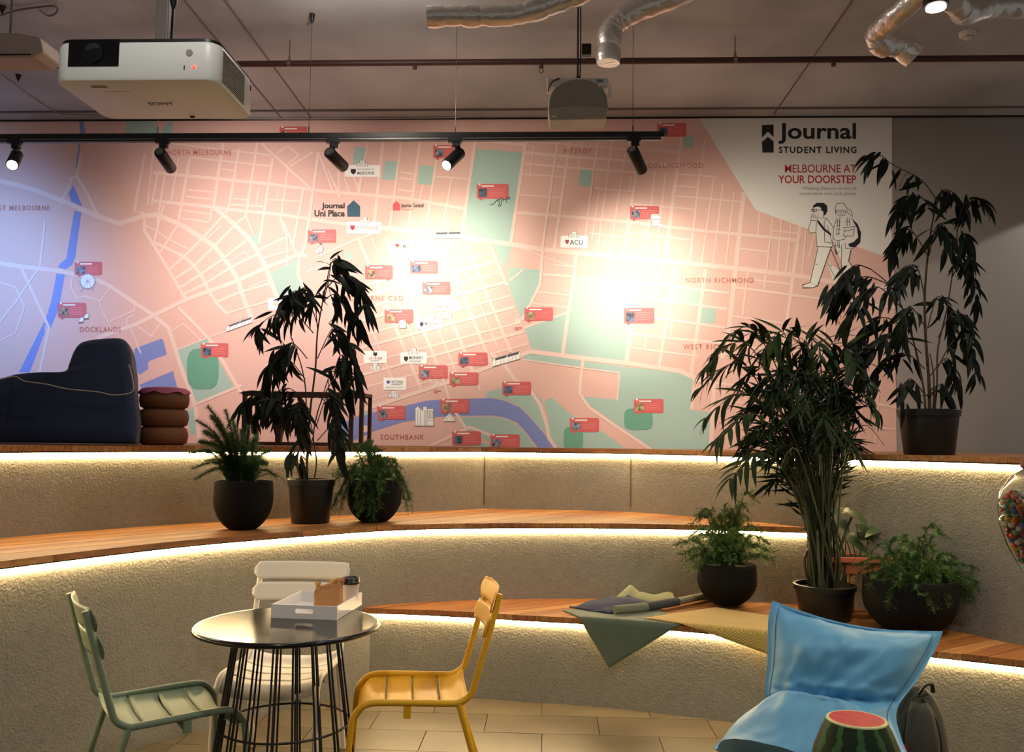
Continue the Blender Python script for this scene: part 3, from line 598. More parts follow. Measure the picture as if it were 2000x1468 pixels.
# lighting track hung on wires, with spot heads
YT = 5.37
tr_l, tr_r = onY(-420, 266.5, YT), onY(1297, 262, YT)
ztr = (onY(650, 268, YT)).z
track = thing('lighting_track', 'long black lighting track hanging in front of the map', 'light track', ((tr_l.x + tr_r.x) / 2, YT, ztr))
MB().box(((tr_l.x + tr_r.x) / 2, YT, ztr + .008), (tr_r.x - tr_l.x, .036, .034)).build('rail', M_black, track, False, True, .002)
MB().box(((tr_l.x + tr_r.x) / 2 - .01, YT, ztr - .021), (tr_r.x - tr_l.x - .02, .034, .012)).build('lower_rail', M_black, track, False, True, .002)
MB().box(((tr_l.x + tr_r.x) / 2 - .01, YT, ztr - .012), (tr_r.x - tr_l.x - .02, .03, .006)).build('conductor_groove', M_galv, track, False, True)
for px in (-60, 308, 603, 889, 1236):
    p = onY(px, 262, YT)
    MB().tube([(p.x, YT, ztr + .02), (p.x, YT, HCEIL - .01)], .0018, 6).build('suspension_wire', M_wire, track, True, True)
    MB().lathe([(.003, -.06), (.012, -.045), (.018, 0)], 12, (p.x, YT, HCEIL)).build('ceiling_cup', M_black, track, True, True)
    MB().tube([(p.x, YT, ztr + .02), (p.x, YT, ztr + .07)], .004, 6).build('wire_clutch', M_black, track, True, True)
def head(px, aim, label, power, color, size, core=0, core_aim=None):
    p = onY(px, 268, YT); top = V((p.x, YT, ztr - .03)); aim = V(aim)
    t = thing('track_spotlight', label, 'spotlight', (p.x, YT, ztr - .03), group='spotlights on the lighting track')
    MB().box((0, 0, .008), (.085, .036, .03)).build('adapter', M_black, t, False, bevel=.002)
    MB().box((.008, 0, -.022), (.05, .03, .03)).build('adapter_neck', M_black, t, False, bevel=.002)
    piv = V((.008, 0, -.095)); d = (aim - (top + piv)).normalized()
    MB().tube([(.008, 0, -.03), (.008, 0, -.10)], .0085, 10).build('stem', M_black, t)
    R = d.to_track_quat('Z', 'Y').to_matrix()
    MB().lathe([(.024, -.06), (.034, -.056), (.037, -.05), (.037, .125), (.034, .13), (.031, .13), (.028, .09)], 28, piv, R).build('barrel', M_black, t)
    MB().lathe([(.0, -.0605), (.0235, -.0605), (.0235, -.058), (0, -.058)], 20, piv, R).build('end_cap', M_galv, t)
    MB().lathe([(0, .118), (.029, .118), (.029, .12), (0, .12)], 24, piv, R).build('lens', M_glow, t)['label'] = 'glowing lens'
    lo = top + piv + d * .14
    lamp('SPOT', 'spot_lamp', lo, aim, power, color, size, 1.0, .03)
    if core: lamp('SPOT', 'spot_lamp_core', lo, core_aim or aim, core, (1, .93, .80), 52, 1.0, .03)
def wallpt(x, y): return onY(x, y, DW)
head(-300, wallpt(-110, 630), 'black track spotlight at the far left end, throwing cool light on the wall', 250, COOL, 116)
head(30, (-2.4, 3.0, 1.2), 'black track spotlight with glowing lens, leftmost in view', 60, NEUT, 60)
head(318, wallpt(500, 575), 'black track spotlight under the white projector, lens turned to the wall', 205, (1, .88, .82), 112)
head(650, wallpt(890, 545), 'black track spotlight above the university card, tilted to the right', 125, (1, .90, .72), 92, 190)
head(889, (-1.9, 3.2, 1.0), 'black track spotlight with glowing lens in the middle of the track', 70, NEUT, 60)
head(1238, wallpt(1440, 740), 'black track spotlight at the right end of the track', 215, (1, .90, .74), 112, 155, wallpt(1222, 548))

# sprinkler pipe along the ceiling
YP = 5.73
pl, pr = onY(-60, 131, YP), onY(2080, 104, YP)
pz = onY(1000, 121, YP).z
pipe = thing('sprinkler_pipe', 'dark red sprinkler pipe running along under the ceiling', 'pipe', (0, YP, pz))
MB().tube([(-3.6, YP, pz), (3.9, YP, pz)], .021, 14).build('pipe_run', M_pipe, pipe, True, True)
for px in (-150, 565, 1436):
    p = onY(px, 124, YP)
    MB().tube([(p.x, YP, pz + .02), (p.x, YP, HCEIL)], .004, 6).build('hanger_rod', M_galv, pipe, True, True)
    MB().lathe([(.0225, -.012), (.026, -.012), (.026, .012), (.0225, .012)], 16, (p.x, YP, pz), Matrix.Rotation(PI / 2, 3, 'Y')).build('pipe_clip', M_galv, pipe, True, True)
    MB().tube([(p.x, YP, pz + .02), (p.x, YP, pz + .05)], .009, 8).build('hanger_nut', M_galv, pipe, True, True)
for px, ring in ((810, 0), (1057, 1), (1628, 0)):
    p = onY(px, 128, YP)
    h = MB().lathe([(.014, -.045), (.016, -.04), (.013, -.015), (.02, 0)], 12, (p.x, YP, pz)).build('sprinkler_socket', M_pipe, pipe, True, True)
    if ring:
        c = V((p.x, YP, pz - .06))
        MB().tube([c + V((.014 * math.cos(a * PI / 8), 0, .018 * math.sin(a * PI / 8))) for a in range(17)], .003, 6).build('sprinkler_frame', mat('brass', (120, 92, 52), .4, metal=.8), pipe, True, True)

# foil ducts
def duct(name, label, path, r, collars, cap=False):
    c = path[0]; t = thing(name, label, 'duct', c, group='foil ducts under the ceiling')
    sp = smoothpath(path, 10); rs = [r * (1 + .05 * math.sin(i * 1.9) + .03 * math.sin(i * .7 + 1)) for i in range(len(sp))]
    MB().tube(sp, rs, 20).build('duct_run', M_foil, t, True, True)
    for f in collars:
        i = int(f * (len(sp) - 2)); d = (sp[i + 1] - sp[i]).normalized()
        a = [sp[i] + d * (k - 1.5) * .03 for k in range(4)]
        MB().tube(a, [r * 1.06, r * 1.16, r * 1.14, r * 1.04], 20).build('foil_wrap', M_foil, t, True, True)
    return t
def D(x, y, Y): return onY(x, y, Y)
duct('foil_duct', 'silver foil duct bending up to the ceiling, left of the hanging grey device', [D(838, 33, 4.3), D(880, 31, 4.3), D(990, 31, 4.3), D(1050, 18, 4.28), D(1120, -8, 4.25), D(1230, -60, 4.2)], .05, (.12, .3, .62, .85))
duct('foil_duct', 'silver foil duct with its end turned down beside the hanging grey device', [D(1188, 118, 4.9), D(1190, 88, 4.9), D(1196, 55, 4.9), D(1230, 28, 4.9), D(1340, -16, 4.9), D(1440, -70, 4.9)], .062, (.1, .32))
duct('foil_duct', 'silver foil duct with an elbow next to the bright ceiling lamp', [D(1782, 108, 4.4), D(1760, 92, 4.4), D(1722, 84, 4.35), D(1716, 62, 4.3), D(1770, 12, 4.1), D(1850, -60, 3.9)], .055, (.12, .42))
duct('foil_duct', 'silver foil duct running off at the top right corner', [D(1862, 0, 4.2), D(1890, 24, 4.3), D(1930, 14, 4.4), D(2010, 14, 4.45), D(2120, 12, 4.5)], .056, (.25,))
# bright ceiling lamps (housings of the downlights too, the added one included)
def can(p, label, glow=True, dia=.05, hang=True, aim=None):
    p = V(p); t = thing('ceiling_lamp', label, 'lamp', p, group='cylindrical ceiling lamps')
    MB().lathe([(dia * .8, 0), (dia, .004), (dia, .13), (dia * .9, .14), (.012, .145), (.012, max(.15, HCEIL - p.z))], 24).build('housing', M_black, t)
    MB().lathe([(0, -.006), (dia * .78, -.006), (dia * .78, .002), (0, .002)], 24).build('lens', M_glow, t)['label'] = 'glowing lens'
    return t
can(D(1828, 14, 3.6), 'bright ceiling lamp glowing at the top right between the foil ducts')
lamp('SPOT', 'ceiling_lamp_light', D(1828, 14, 3.6) + V((0, 0, -.02)), D(1828, 14, 3.6) + V((.1, .1, -3)), 60, NEUT, 150, .5, .05)
can(D(662, -14, 4.6), 'ceiling lamp glowing at the upper edge, left of the foil duct')
lamp('POINT', 'ceiling_lamp_light', D(662, -14, 4.6) + V((0, 0, -.06)), None, 26, NEUT, radius=.05)
for (p_, t_, w_, s_), nm in zip(DOWNLIGHTS, ('right of the camera', 'unseen, added as fill for the table and chairs', 'far right by the wall')):
    q = V(p_) - (V(t_) - V(p_)).normalized() * .03
    can((q.x, q.y, q.z + .03), 'downlight can on the ceiling, %s' % nm, dia=.045)
# smoke detector
sp_ = onZ(1890, 64, HCEIL)
t = thing('smoke_detector', 'small round smoke detector on the ceiling at the right', 'detector', (sp_.x, sp_.y, HCEIL))
MB().lathe([(.018, -.042), (.026, -.04), (.034, -.03), (.05, -.022), (.055, 0)], 24).build('body', M_offw, t)
MB().lathe([(.03, -.031), (.034, -.036), (.036, -.031)], 24).build('sensor_ring', M_galv, t)

# ceiling cassette at the left edge, cables, conduit
zc = onY(30, 112, 4.0).z
t = thing('air_unit', 'pale boxy air unit on the ceiling at the left edge', 'air unit', (onY(0, 139, 4.0).x - .2, 4.08, zc))
m = MB(); x1 = onY(84, 112, 4.0).x; x0 = x1 - 1.1
m.slab([(x0, 4.0, zc), (x1 - .05, 4.0, zc), (x1, 4.0, zc + .03), (x1 - .02, 4.0, zc + .1), (x1 - .14, 4.0, zc + .125), (x0, 4.0, zc + .13)], (0, .165, 0)).build('casing', mat('air_unit_paint', (176, 164, 154), .7), t, False, True, .01)
MB().box(((x0 + x1) / 2, 3.995, zc + .012), (x1 - x0 - .12, .008, .004)).build('seam', M_dark, t, False, True)
for dx in (.22, .8): MB().tube([(x1 - dx, 4.08, zc + .12), (x1 - dx, 4.08, HCEIL)], .006, 6).build('hanger_rod', M_galv, t, True, True)
t = tag(MB().tube(smoothpath([onZ(-20, 132, HCEIL - .008), onZ(60, 188, HCEIL - .008), onZ(112, 220, HCEIL - .008), onZ(150, 225, HCEIL - .008), onZ(400, 231, HCEIL - .008), onZ(620, 232, HCEIL - .008), onZ(900, 229.5, HCEIL - .008)], 8), .005, 6).build('ceiling_cable', mat('cable_white', (170, 156, 146), .6)), 'thin white cable fixed along the ceiling edge at the left', 'cable')
for px, py in ((5, 12), (36, 146)):
    p = onZ(px, py, HCEIL)
    tag(MB().lathe([(.004, -.05), (.022, 0)], 10, p).build('ceiling_anchor', M_dark), 'small dark anchor plug on the ceiling, %s' % ('in the top left corner' if px < 20 else 'under the pale air unit'), 'anchor')
tag(MB().tube(smoothpath([onZ(2, 30, HCEIL - .02), onZ(25, 22, HCEIL - .02), onZ(60, 16, HCEIL - .015), onZ(104, 12, HCEIL - .02), onZ(112, 22, HCEIL - .02), onZ(96, 31, HCEIL - .02), onZ(78, 20, HCEIL - .02)], 8), .006, 6).build('loose_cable', mat('cable_grey', (96, 86, 80), .6)), 'loose dark cable looped on the ceiling in the top left corner', 'cable')

# the white projector at the upper left
pf, zb = 2.70, 2.588
xl, xr = onY(103, 137, pf).x, onY(424, 140, pf).x
pw, pdp, ph = xr - xl, .35, .128
pc = V(((xl + xr) / 2, pf + pdp / 2, zb))
t = thing('projector', 'large white projector hanging lens towards the room at the upper left', 'projector', pc)
M_projw = mat('projector_shell', (226, 230, 228), .4)
def rbox(x0, y0, x1, y1, r): return [(a, b) for a, b in rnd_rect(x0, y0, x1, y1, r, 6)]
sh = MB(); N = None
ring = lambda ins, z: [V((x, y, z)) for x, y in rbox(-pw / 2 + ins, -pdp / 2 + ins, pw / 2 - ins, pdp / 2 - ins, .045)]
rows = [ring(.012, 0), ring(.004, .003), ring(0, .012), ring(0, ph - .012), ring(.004, ph)]
sh.grid(rows, True); n_ = len(rows[0]); sh.f.append(tuple(range(n_))); sh.f.append(tuple(range(len(sh.v) - n_, len(sh.v))))
sh.build('shell', M_projw, t)
sh = MB(); rows = [ring(.004, ph), ring(.006, ph + .012), ring(.02, ph + .016)]; sh.grid(rows, True); sh.f.append(tuple(range(len(sh.v) - n_, len(sh.v)))); sh.build('top_tray', M_black, t)
fx = lambda px: onY(px, 100, pf).x - pc.x
lx0, lx1 = fx(134), fx(233); lz0, lz1 = onY(180, 130, pf).z - zb, onY(180, 77, pf).z - zb
MB().box(((lx0 + lx1) / 2, -pdp / 2 + .001, (lz0 + lz1) / 2), (lx1 - lx0, .006, lz1 - lz0)).build('lens_window', mat('lens_black', (8, 9, 9), .08, coat=1), t, False, bevel=.001)
lw = MB().lathe([(.034, 0), (.034, .004), (.028, .004), (.02, .001), (0, .003)], 28, ((lx0 + lx1) / 2, -pdp / 2 - .002, (lz0 + lz1) / 2), Matrix.Rotation(PI / 2, 3, 'X')).build('lens', mat('lens_glass', (14, 16, 18), .05, coat=1), t)
c_ = onY(370, 103, pf) - pc
MB().lathe([(.011, 0), (.011, .002), (0, .002)], 20, (c_.x, -pdp / 2, c_.z), Matrix.Rotation(PI / 2, 3, 'X')).build('sensor_dot', mat('sensor_grey', (150, 148, 142), .5), t)
c_ = onY(379, 131, pf) - pc
MB().lathe([(.004, 0), (.004, .003), (0, .004)], 12, (c_.x, -pdp / 2, c_.z), Matrix.Rotation(PI / 2, 3, 'X')).build('status_light', mat('status_red', (255, 40, 30), .4, emit=6), t)['label'] = 'small glowing red status light'
c_ = onY(360, 132, pf) - pc
MB().box((c_.x, -pdp / 2, c_.z), (.003, .003, .014)).build('slot', M_dark, t, False)
for k in range(15):
    z = .014 + k * (ph - .028) / 14
    MB().box((pw / 2 - .0005, -.03, z), (.004, .20, .0032)).build('vent_slat', mat('vent_dark', (78, 76, 70), .6), t, False)
MB().box((pw / 2, .13, ph - .03), (.003, .006, .02)).build('side_port', M_dark, t, False)
MB().box((-pw / 2 + .13, -.128, -.0008), (.05, .014, .002)).build('adjuster_tab', mat('tab_grey', (130, 124, 110), .6), t, False)
MB().box((-pw / 2 + .17, -.085, -.0004), (.085, .0015, .001)).build('panel_seam', mat('seam_grey', (150, 144, 130), .6), t, False)
MB().box((.06, .142, -.002), (.016, .008, .004)).build('foot_latch', M_dark, t, False)
for x in (-pw / 2 + .05, pw / 2 - .075):
    MB().lathe([(.014, 0), (.016, .004), (.012, .014), (.0, .014)], 14, (x, -pdp / 2 + .06, ph + .014)).build('foot', M_black, t)
MB().box((-.028 + .0, .02, ph + .02), (.16, .14, .012)).build('mount_plate', M_black, t, False)
# maker's name on the underside, read from the room
cu = bpy.data.curves.new('t', 'FONT'); cu.body = 'SONY'; cu.offset = .02; cu.resolution_u = 3; cu.align_x = 'CENTER'
to = bpy.data.objects.new('t', cu); COL.objects.link(to); me = bpy.data.meshes.new_from_object(to); bpy.data.objects.remove(to, do_unlink=True)
for v in me.vertices: v.co = V((v.co.x * .034 + .0, -(v.co.y - .35) * .036 + .02, -.0012))
me.materials.clear(); me.materials.append(mat('lettering_grey', (104, 100, 92), .6)); link('lettering', me, t)
t = thing('projector_mount', 'grey steel pole holding the white projector from the ceiling', 'mount', (pc.x, pc.y, zb + ph + .03))
MB().box((.01, 0, (HCEIL - t.location.z) / 2), (.044, .044, HCEIL - t.location.z)).build('pole', mat('mount_grey', (118, 110, 106), .5), t, False, bevel=.004)
MB().box((-.02, -.01, .02), (.022, .03, .036)).build('tilt_bracket', mat('mount_grey', (118, 110, 106)), t, False, bevel=.003)
MB().tube([(.045, -.02, .02), (.05, -.02, .25), (.044, -.01, HCEIL - t.location.z)], .005, 6).build('cable', M_black, t)
MB().lathe([(.006, 0), (.012, .02), (.012, .06), (.006, .07)], 10, (.048, -.02, .16)).build('cable_plug', M_black, t)

# the grey device hanging in the middle
YD = 4.45
g0, g1 = onY(1070, 195, YD), onY(1187, 195, YD); zt, zm, zb2 = onY(1130, 152, YD).z, onY(1130, 214, YD).z, onY(1130, 238, YD).z
gc = (g0 + g1) / 2; gw = g1.x - g0.x
t = thing('ceiling_speaker', 'grey-white boxy device hanging on a rod in front of the map', 'speaker', (gc.x, YD, zb2))
M_dev = mat('device_shell', (150, 142, 126), .5)
hh = zt - zb2; hm = zm - zb2
m = MB(); arc = [(gw / 2 * math.cos(a) * 1.0, hm + (hh - hm - .012) * math.sin(a) ** .75) for a in [PI * k / 14 for k in range(15)]]
prof = [(gw / 2, hm * .9)] + [(x, max(hm, z)) for x, z in arc] + [(-gw / 2, hm * .9)]
m.slab([(x, -.02, z) for x, z in prof], (0, .16, 0)).build('cover', M_dev, t, bevel=.008, angle=30)
MB().slab([(-gw / 2 + .01, -.03, 0), (gw / 2 - .01, -.03, .006), (gw / 2, -.03, hm), (0, -.034, hm + .012), (-gw / 2, -.03, hm - .004)], (0, .15, 0)).build('lower_panel', mat('device_panel', (168, 158, 140), .45), t, False, bevel=.006)
MB().box((-gw / 2 + .035, -.032, .018), (.022, .003, .006)).build('badge', mat('badge_white', (235, 232, 225), .5), t, False)
MB().box((0, .06, hh - .02), (gw + .01, .1, .05)).build('mount_plate', M_offw, t, False, bevel=.004)
MB().box((gw / 2 - .04, .008, hh - .012), (.03, .003, .012)).build('plate_label', M_grey, t, False)
MB().tube(smoothpath([(-gw / 2 + .06, -.02, hh - .01), (-gw / 2 + .02, -.03, hh - .035), (-gw / 2 + .0, -.028, hh - .08)], 6), .004, 6).build('cable', M_black, t)
MB().tube(smoothpath([(gw / 2 - .05, -.02, hh - .05), (gw / 2, -.03, hh - .055), (gw / 2 + .008, -.03, hh - .075), (gw / 2 + .005, -.03, hh - .12)], 6), .008, 8).build('white_cable', M_offw, t)
MB().tube([(0, .04, hh), (0, .04, HCEIL - zb2)], .005, 8).build('rod', M_black, t)
MB().tube(smoothpath([(.012, .03, hh - .01), (.014, .03, hh + .3), (.006, .035, HCEIL - zb2)], 6), .0035, 6).build('power_cable', M_black, t)
MB().lathe([(.012, 0), (.014, .01), (.008, .025)], 10, (0, .04, hh)).build('rod_nut', M_black, t)
MB().box((.045, .05, hh + .17), (.05, .04, .06)).build('junction_box', M_black, t, False, bevel=.006)

# ------------------------------------------------------------------ round table with wire base
M_btop = mat('black_table_top', (14, 13, 12), .2, coat=.15, spec=.4)
TC = onZ(562, 1216.5, .73); TR = .355
table = thing('round_table', 'round black table with a base of thin black rods', 'table', (TC.x, TC.y, 0))
MB().lathe([(0, .708), (TR - .02, .708), (TR - .004, .714), (TR, .721), (TR - .003, .728), (TR - .012, .731), (TR - .02, .73), (0, .73)], 96).build('table_top', M_btop, table, angle=60)
rod = MB().tube([(.292, 0, .012), (.196, 0, .709)], .004, 8).mesh('rod', M_black)
for k in range(36):
    a = 2 * PI * (k + .28 * (1 if k % 2 else -1)) / 36
    o = bpy.data.objects.new('rod', rod); COL.objects.link(o); o.parent = table; o.rotation_euler = (0, 0, a)
def hoop(r, z, tr): return [(r * math.cos(2 * PI * k / 48), r * math.sin(2 * PI * k / 48), z) for k in range(49)]
MB().tube(hoop(.245, .355, 0), .0045, 8, False).build('hoop', M_black, table)
MB().tube(hoop(.292, .008, 0), .007, 8, False).build('base_ring', M_black, table)
MB().tube(hoop(.196, .704, 0), .006, 8, False).build('top_ring', M_black, table)

# tray, paper bag, cup on the table
zt = .7305
ta, tb = onZ(529, 1206, zt), onZ(658, 1211, zt)           # near bottom corners
tdir = (tb - ta); tlen = tdir.length; ang = math.atan2(tdir.y, tdir.x)
tray = thing('serving_tray', 'white tray with cut-out handles on the round black table', 'tray', ((ta.x + tb.x) / 2, (ta.y + tb.y) / 2, zt), ang)
M_tray = mat('tray_white', (232, 230, 228), .35)
tdp, th_ = .335, .053; hw = tlen / 2
def endwall(y):
    m = MB(); cx, cz, a, b = 0, .031, .038, .009
    out = [(-hw, 0), (hw, 0), (hw, th_), (-hw, th_)]
    hole = [(x, z) for x, z in rnd_rect(-a, cz - b, a, cz + b, b * .99, 5)]
    # ring of quads between the outline and the slot
    n = len(hole); pts = []
    for x, z in hole:
        dx, dz = x - cx, z - cz; s_ = min(hw / abs(dx) if dx else 9e9, ((th_ - cz) if dz > 0 else cz) / abs(dz) if dz else 9e9)
        pts.append((cx + dx * s_, cz + dz * s_))
    for q in range(n):
        p0, p1 = pts[q], pts[(q + 1) % n]
        corner = [c for c in out if min(p0[0], p1[0]) - 1e-6 <= c[0] <= max(p0[0], p1[0]) + 1e-6 and min(p0[1], p1[1]) - 1e-6 <= c[1] <= max(p0[1], p1[1]) + 1e-6 and c not in (p0, p1)]
        poly = [hole[q], p0] + corner[:1] + [p1, hole[(q + 1) % n]]
        m.slab([(x, y, z) for x, z in poly], (0, .007, 0))
    return m.build('end_panel', M_tray, tray, False)
endwall(0); endwall(tdp - .007)
for s_ in (-1, 1): MB().box((s_ * (hw - .0035), tdp / 2, th_ / 2), (.007, tdp - .014, th_)).build('side_panel', M_tray, tray, False, bevel=.001)
MB().box((0, tdp / 2, .004), (2 * hw - .014, tdp - .014, .006)).build('tray_floor', M_tray, tray, False)
Rt = Matrix.Rotation(ang, 4, 'Z'); T0 = Matrix.Translation(tray.location) @ Rt
bp = T0 @ V((.055, .135, .0075))
bag = thing('paper_bag', 'crumpled brown paper bag standing in the white tray', 'bag', bp, ang + .05)
M_kraft = mat('kraft_paper', (186, 134, 82), .8, bump=.25, bscale=35)
rows = []; rnd = random.Random(3)
for k, (z, sx, sy) in enumerate([(0, .056, .034), (.02, .057, .034), (.045, .056, .031), (.065, .053, .026), (.08, .05, .02), (.092, .05, .013), (.104, .052, .008), (.112, .05, .01)]):
    r_ = []
    for q in range(24):
        a = 2 * PI * q / 24; c, s_ = math.cos(a), math.sin(a)
        x = sx * math.copysign(abs(c) ** .35, c); y = sy * math.copysign(abs(s_) ** .35, s_)
        cr = max(0, z - .04) / .07
        x += cr * .012 * (rnd.random() - .5) + cr * .010 * math.sin(5 * a + z * 70); y += cr * .02 * (rnd.random() - .5) + cr * .008 * math.sin(4 * a + 2)
        zz_ = z + cr * (.014 * math.cos(2 * a) + .010 * (rnd.random() - .5)) + (cr * .012 if x > 0 else 0)
        r_.append(V((x, y, zz_)))
    rows.append(r_)
m = MB(); m.grid(rows, True); m.f.append(tuple(range(24))[::-1]); m.build('bag_body', M_kraft, bag, True, solid=.0012, angle=25)
m = MB(); m.grid([[V((.02 + .028 * u + .01 * v, .012 + .012 * math.sin(3 * u), .095 + .035 * v + .006 * math.sin(4 * u + v))) for u in [-.9, -.4, 0, .5, 1]] for v in (0, .35, .7, 1)]); m.build('bag_flap', mat('kraft_flap', (196, 150, 86), .8), bag, True, solid=.001)
cp = T0 @ V((.105, .262, .0075))
cup = thing('coffee_cup', 'white takeaway coffee cup with black lid behind the paper bag', 'cup', cp)
MB().lathe([(.027, 0), (.029, .002), (.039, .098), (.0405, .1), (.0375, .1), (.03, .01), (0, .008)], 32).build('cup_body', mat('cup_white', (222, 216, 206), .6), cup)
MB().lathe([(.0415, .094), (.043, .097), (.043, .101), (.0405, .104), (.0395, .116), (.037, .119), (.035, .115), (0, .114)], 32).build('lid', mat('lid_black', (16, 16, 16), .35), cup)

# ------------------------------------------------------------------ metal chairs
def chair(label, m, loc, rz):
    t = thing('metal_chair', label, 'chair', (loc.x, loc.y, 0), rz, 'slatted metal chairs at the round table')
    for s_ in (-1, 1):
        x = .208 * s_
        path = smoothpath([(x * 1.03, .262, 0), (x * 1.02, .25, .2), (x * 1.01, .238, .37), (x, .222, .42), (x, .18, .452), (x, .1, .456), (x, -.12, .448), (x, -.17, .452), (x, -.208, .478), (x, -.226, .525), (x * .99, -.27, .68), (x * .97, -.318, .855)], 5)
        MB().tube(path, .0125, 12).build('side_frame', m, t)
        MB().tube([(x, -.165, .447), (x * 1.01, -.22, .26), (x * 1.02, -.305, 0)], .0125, 12).build('rear_leg', m, t)
        for y, xx in ((.262, x * 1.03), (-.305, x * 1.02)):
            MB().lathe([(.011, .0), (.014, .001), (.014, .014), (.0125, .016)], 12, (xx, y, 0)).build('foot_cap', M_black, t)
    def z_at(y):
        if y > .16: return .452 - (y - .16) ** 2 * 14
        if y < -.13: return .446 + (y + .13) ** 2 * 6
        return .448
    for y0, y1 in ((.118, .222), (.012, .11), (-.094, .004), (-.205, -.102)):
        rows = []
        for i in range(6):
            y = y0 + (y1 - y0) * i / 5
            rows.append([V((u * .2, y, z_at(y) - .03 * (1 - abs(u) ** 3.2))) for u in [-1 + 2 * k / 14 for k in range(15)]])
        MB().grid(rows).build('seat_slat', m, t, True, solid=.004, angle=60)
    for z0, z1, yb in ((.688, .768, -.272), (.782, .862, -.298)):
        rows = []
        for i in range(7):
            v = i / 6; r_ = []
            for k in range(21):
                u = -1 + 2 * k / 20; e = max(0, abs(u) - .93) / .07
                sh_ = (1 - math.sqrt(max(0, 1 - e * e))) * .028
                z = z0 + sh_ + (z1 - z0 - 2 * sh_) * v
                r_.append(V((u * .226, yb - (z - z0) * .27 + .024 - .034 * (1 - u * u), z)))
            rows.append(r_)
        MB().grid(rows).build('back_slat', m, t, True, solid=.004, angle=60)
    MB().tube([(-.2, .03, .402), (.2, .03, .402)], .008, 8).build('crossbar', m, t)
    for s_ in (-1, 1): MB().box((.205 * s_, .03, .422), (.02, .028, .05)).build('bracket', m, t, False, bevel=.003)
    return t
M_yel = mat('yellow_paint', (228, 172, 40), .42, spec=.25); M_grn = mat('sage_paint', (118, 134, 112), .45, spec=.3); M_wht = mat('white_paint', (226, 220, 208), .42)
yc = onZ(814, 1347, .45); chair('yellow metal chair facing the round table', M_yel, V((-.54, 3.6, 0)), math.radians(99.5))
chair('sage green metal chair at the left of the round table', M_grn, V((-1.432, 3.312, 0)), math.radians(36 - 90))
wcn = onY(588, 1102, 4.16); chair('white metal chair behind the round table, facing the room', M_wht, V((wcn.x + .01, 3.88, 0)), PI + .02)

# ------------------------------------------------------------------ things on the top tier
# navy lounge bean bag, side on
Yb = 5.0
def bx(x, y): p = onY(x, y, Yb); return (p.x, p.z)
prof = [(-95, 866), (-130, 830), (-125, 780), (-80, 752), (0, 738), (30, 730), (70, 727), (128, 725), (140, 705), (155, 672), (178, 661), (210, 657), (238, 658), (252, 668), (260, 690), (262, 712), (267, 730), (272, 775), (276, 820), (274, 866)]
pr3 = smoothpath([V((*bx(x, y), 0)) for x, y in prof], 4)
cx_ = sum(p.x for p in pr3) / len(pr3); cz_ = sum(p.y for p in pr3) / len(pr3)
bag0 = thing('bean_bag', 'navy blue lounge bean bag with white piping on the top tier', 'bean bag', (cx_, Yb + .35, Z3))
M_navyf = mat('navy_fabric', (36, 52, 86), .75, bump=.15, bscale=18, sheen=.15)
secs = [(0, .80), (.012, .9), (.035, .965), (.08, .99), (.25, 1.0), (.45, .98), (.53, .95), (.565, .88), (.58, .78)]
rows = []
for k, (dy, sc) in enumerate(secs):
    r_ = []
    for p in pr3:
        x = cx_ + (p.x - cx_) * sc; z = cz_ + (p.y - cz_) * sc
        nz = noise.noise(V((p.x * 4, dy * 4, p.y * 4))) * .012
        r_.append(V((x + nz - .43 * dy, Yb - .02 + dy + nz, max(Z3 + .004, z + nz))))
    rows.append(r_)
m = MB(); m.grid(rows, True); n_ = len(pr3); m.f.append(tuple(range(n_))); m.f.append(tuple(range(len(m.v) - n_, len(m.v))))
m.build('bag_body', M_navyf, bag0, True, True, angle=70)
pp = [(-90, 766), (-40, 752), (0, 741), (30, 735), (48, 744), (90, 750), (130, 759), (190, 765), (222, 771), (258, 765), (259, 740), (252, 712)]
MB().tube(smoothpath([onY(x, y, Yb - .037) for x, y in pp], 5), .0035, 6).build('piping', mat('piping_white', (196, 192, 186), .6), bag0, True, True)['label'] = 'white piping along the seat edge'
MB().tube(smoothpath([onY(x, y, Yb - .037) for x, y in ((24, 745), (18, 780), (13, 830), (10, 862))], 5), .002, 5).build('seam', mat('seam_navy', (16, 22, 34), .8), bag0, True, True)
MB().tube(smoothpath([onY(x, y, Yb - .037) for x, y in ((-60, 805), (14, 812), (70, 813))], 5), .002, 5).build('seam', mat('seam_navy', (16, 22, 34)), bag0, True, True)
# stacked ring pouf
pc_ = onY(318, 866, 5.42)
pouf = thing('ring_pouf', 'brown pouf of three stacked rings with a pink top, beside the navy bean bag', 'pouf', (pc_.x, 5.42, Z3))
M_pf = mat('pouf_brown', (122, 74, 44), .7, bump=.1, bscale=30)
rr, hr = .148, .112
for k in range(3):
    MB().lathe([(rr - .03, k * hr), (rr - .008, k * hr + .012), (rr, k * hr + .045), (rr, k * hr + .07), (rr - .008, k * hr + .1), (rr - .03, k * hr + hr)], 40).build('ring', M_pf, pouf, angle=70)
m = MB(); rows = []
for z, r in ((3 * hr - .016, rr + .003), (3 * hr + .006, rr - .004), (3 * hr + .018, rr - .03), (3 * hr + .024, rr - .08), (3 * hr + .025, 0.001)):
    rows.append([V(((r + (.006 * math.sin(9 * a) if z < 3 * hr - .01 else 0)) * math.cos(a), r * math.sin(a), z + (.008 * math.sin(7 * a) if z < 3 * hr - .01 else 0))) for a in [2 * PI * k / 48 for k in range(48)]])
m.grid(rows, True); m.build('pink_top', mat('pouf_pink', (190, 92, 128), .6), pouf, angle=70)
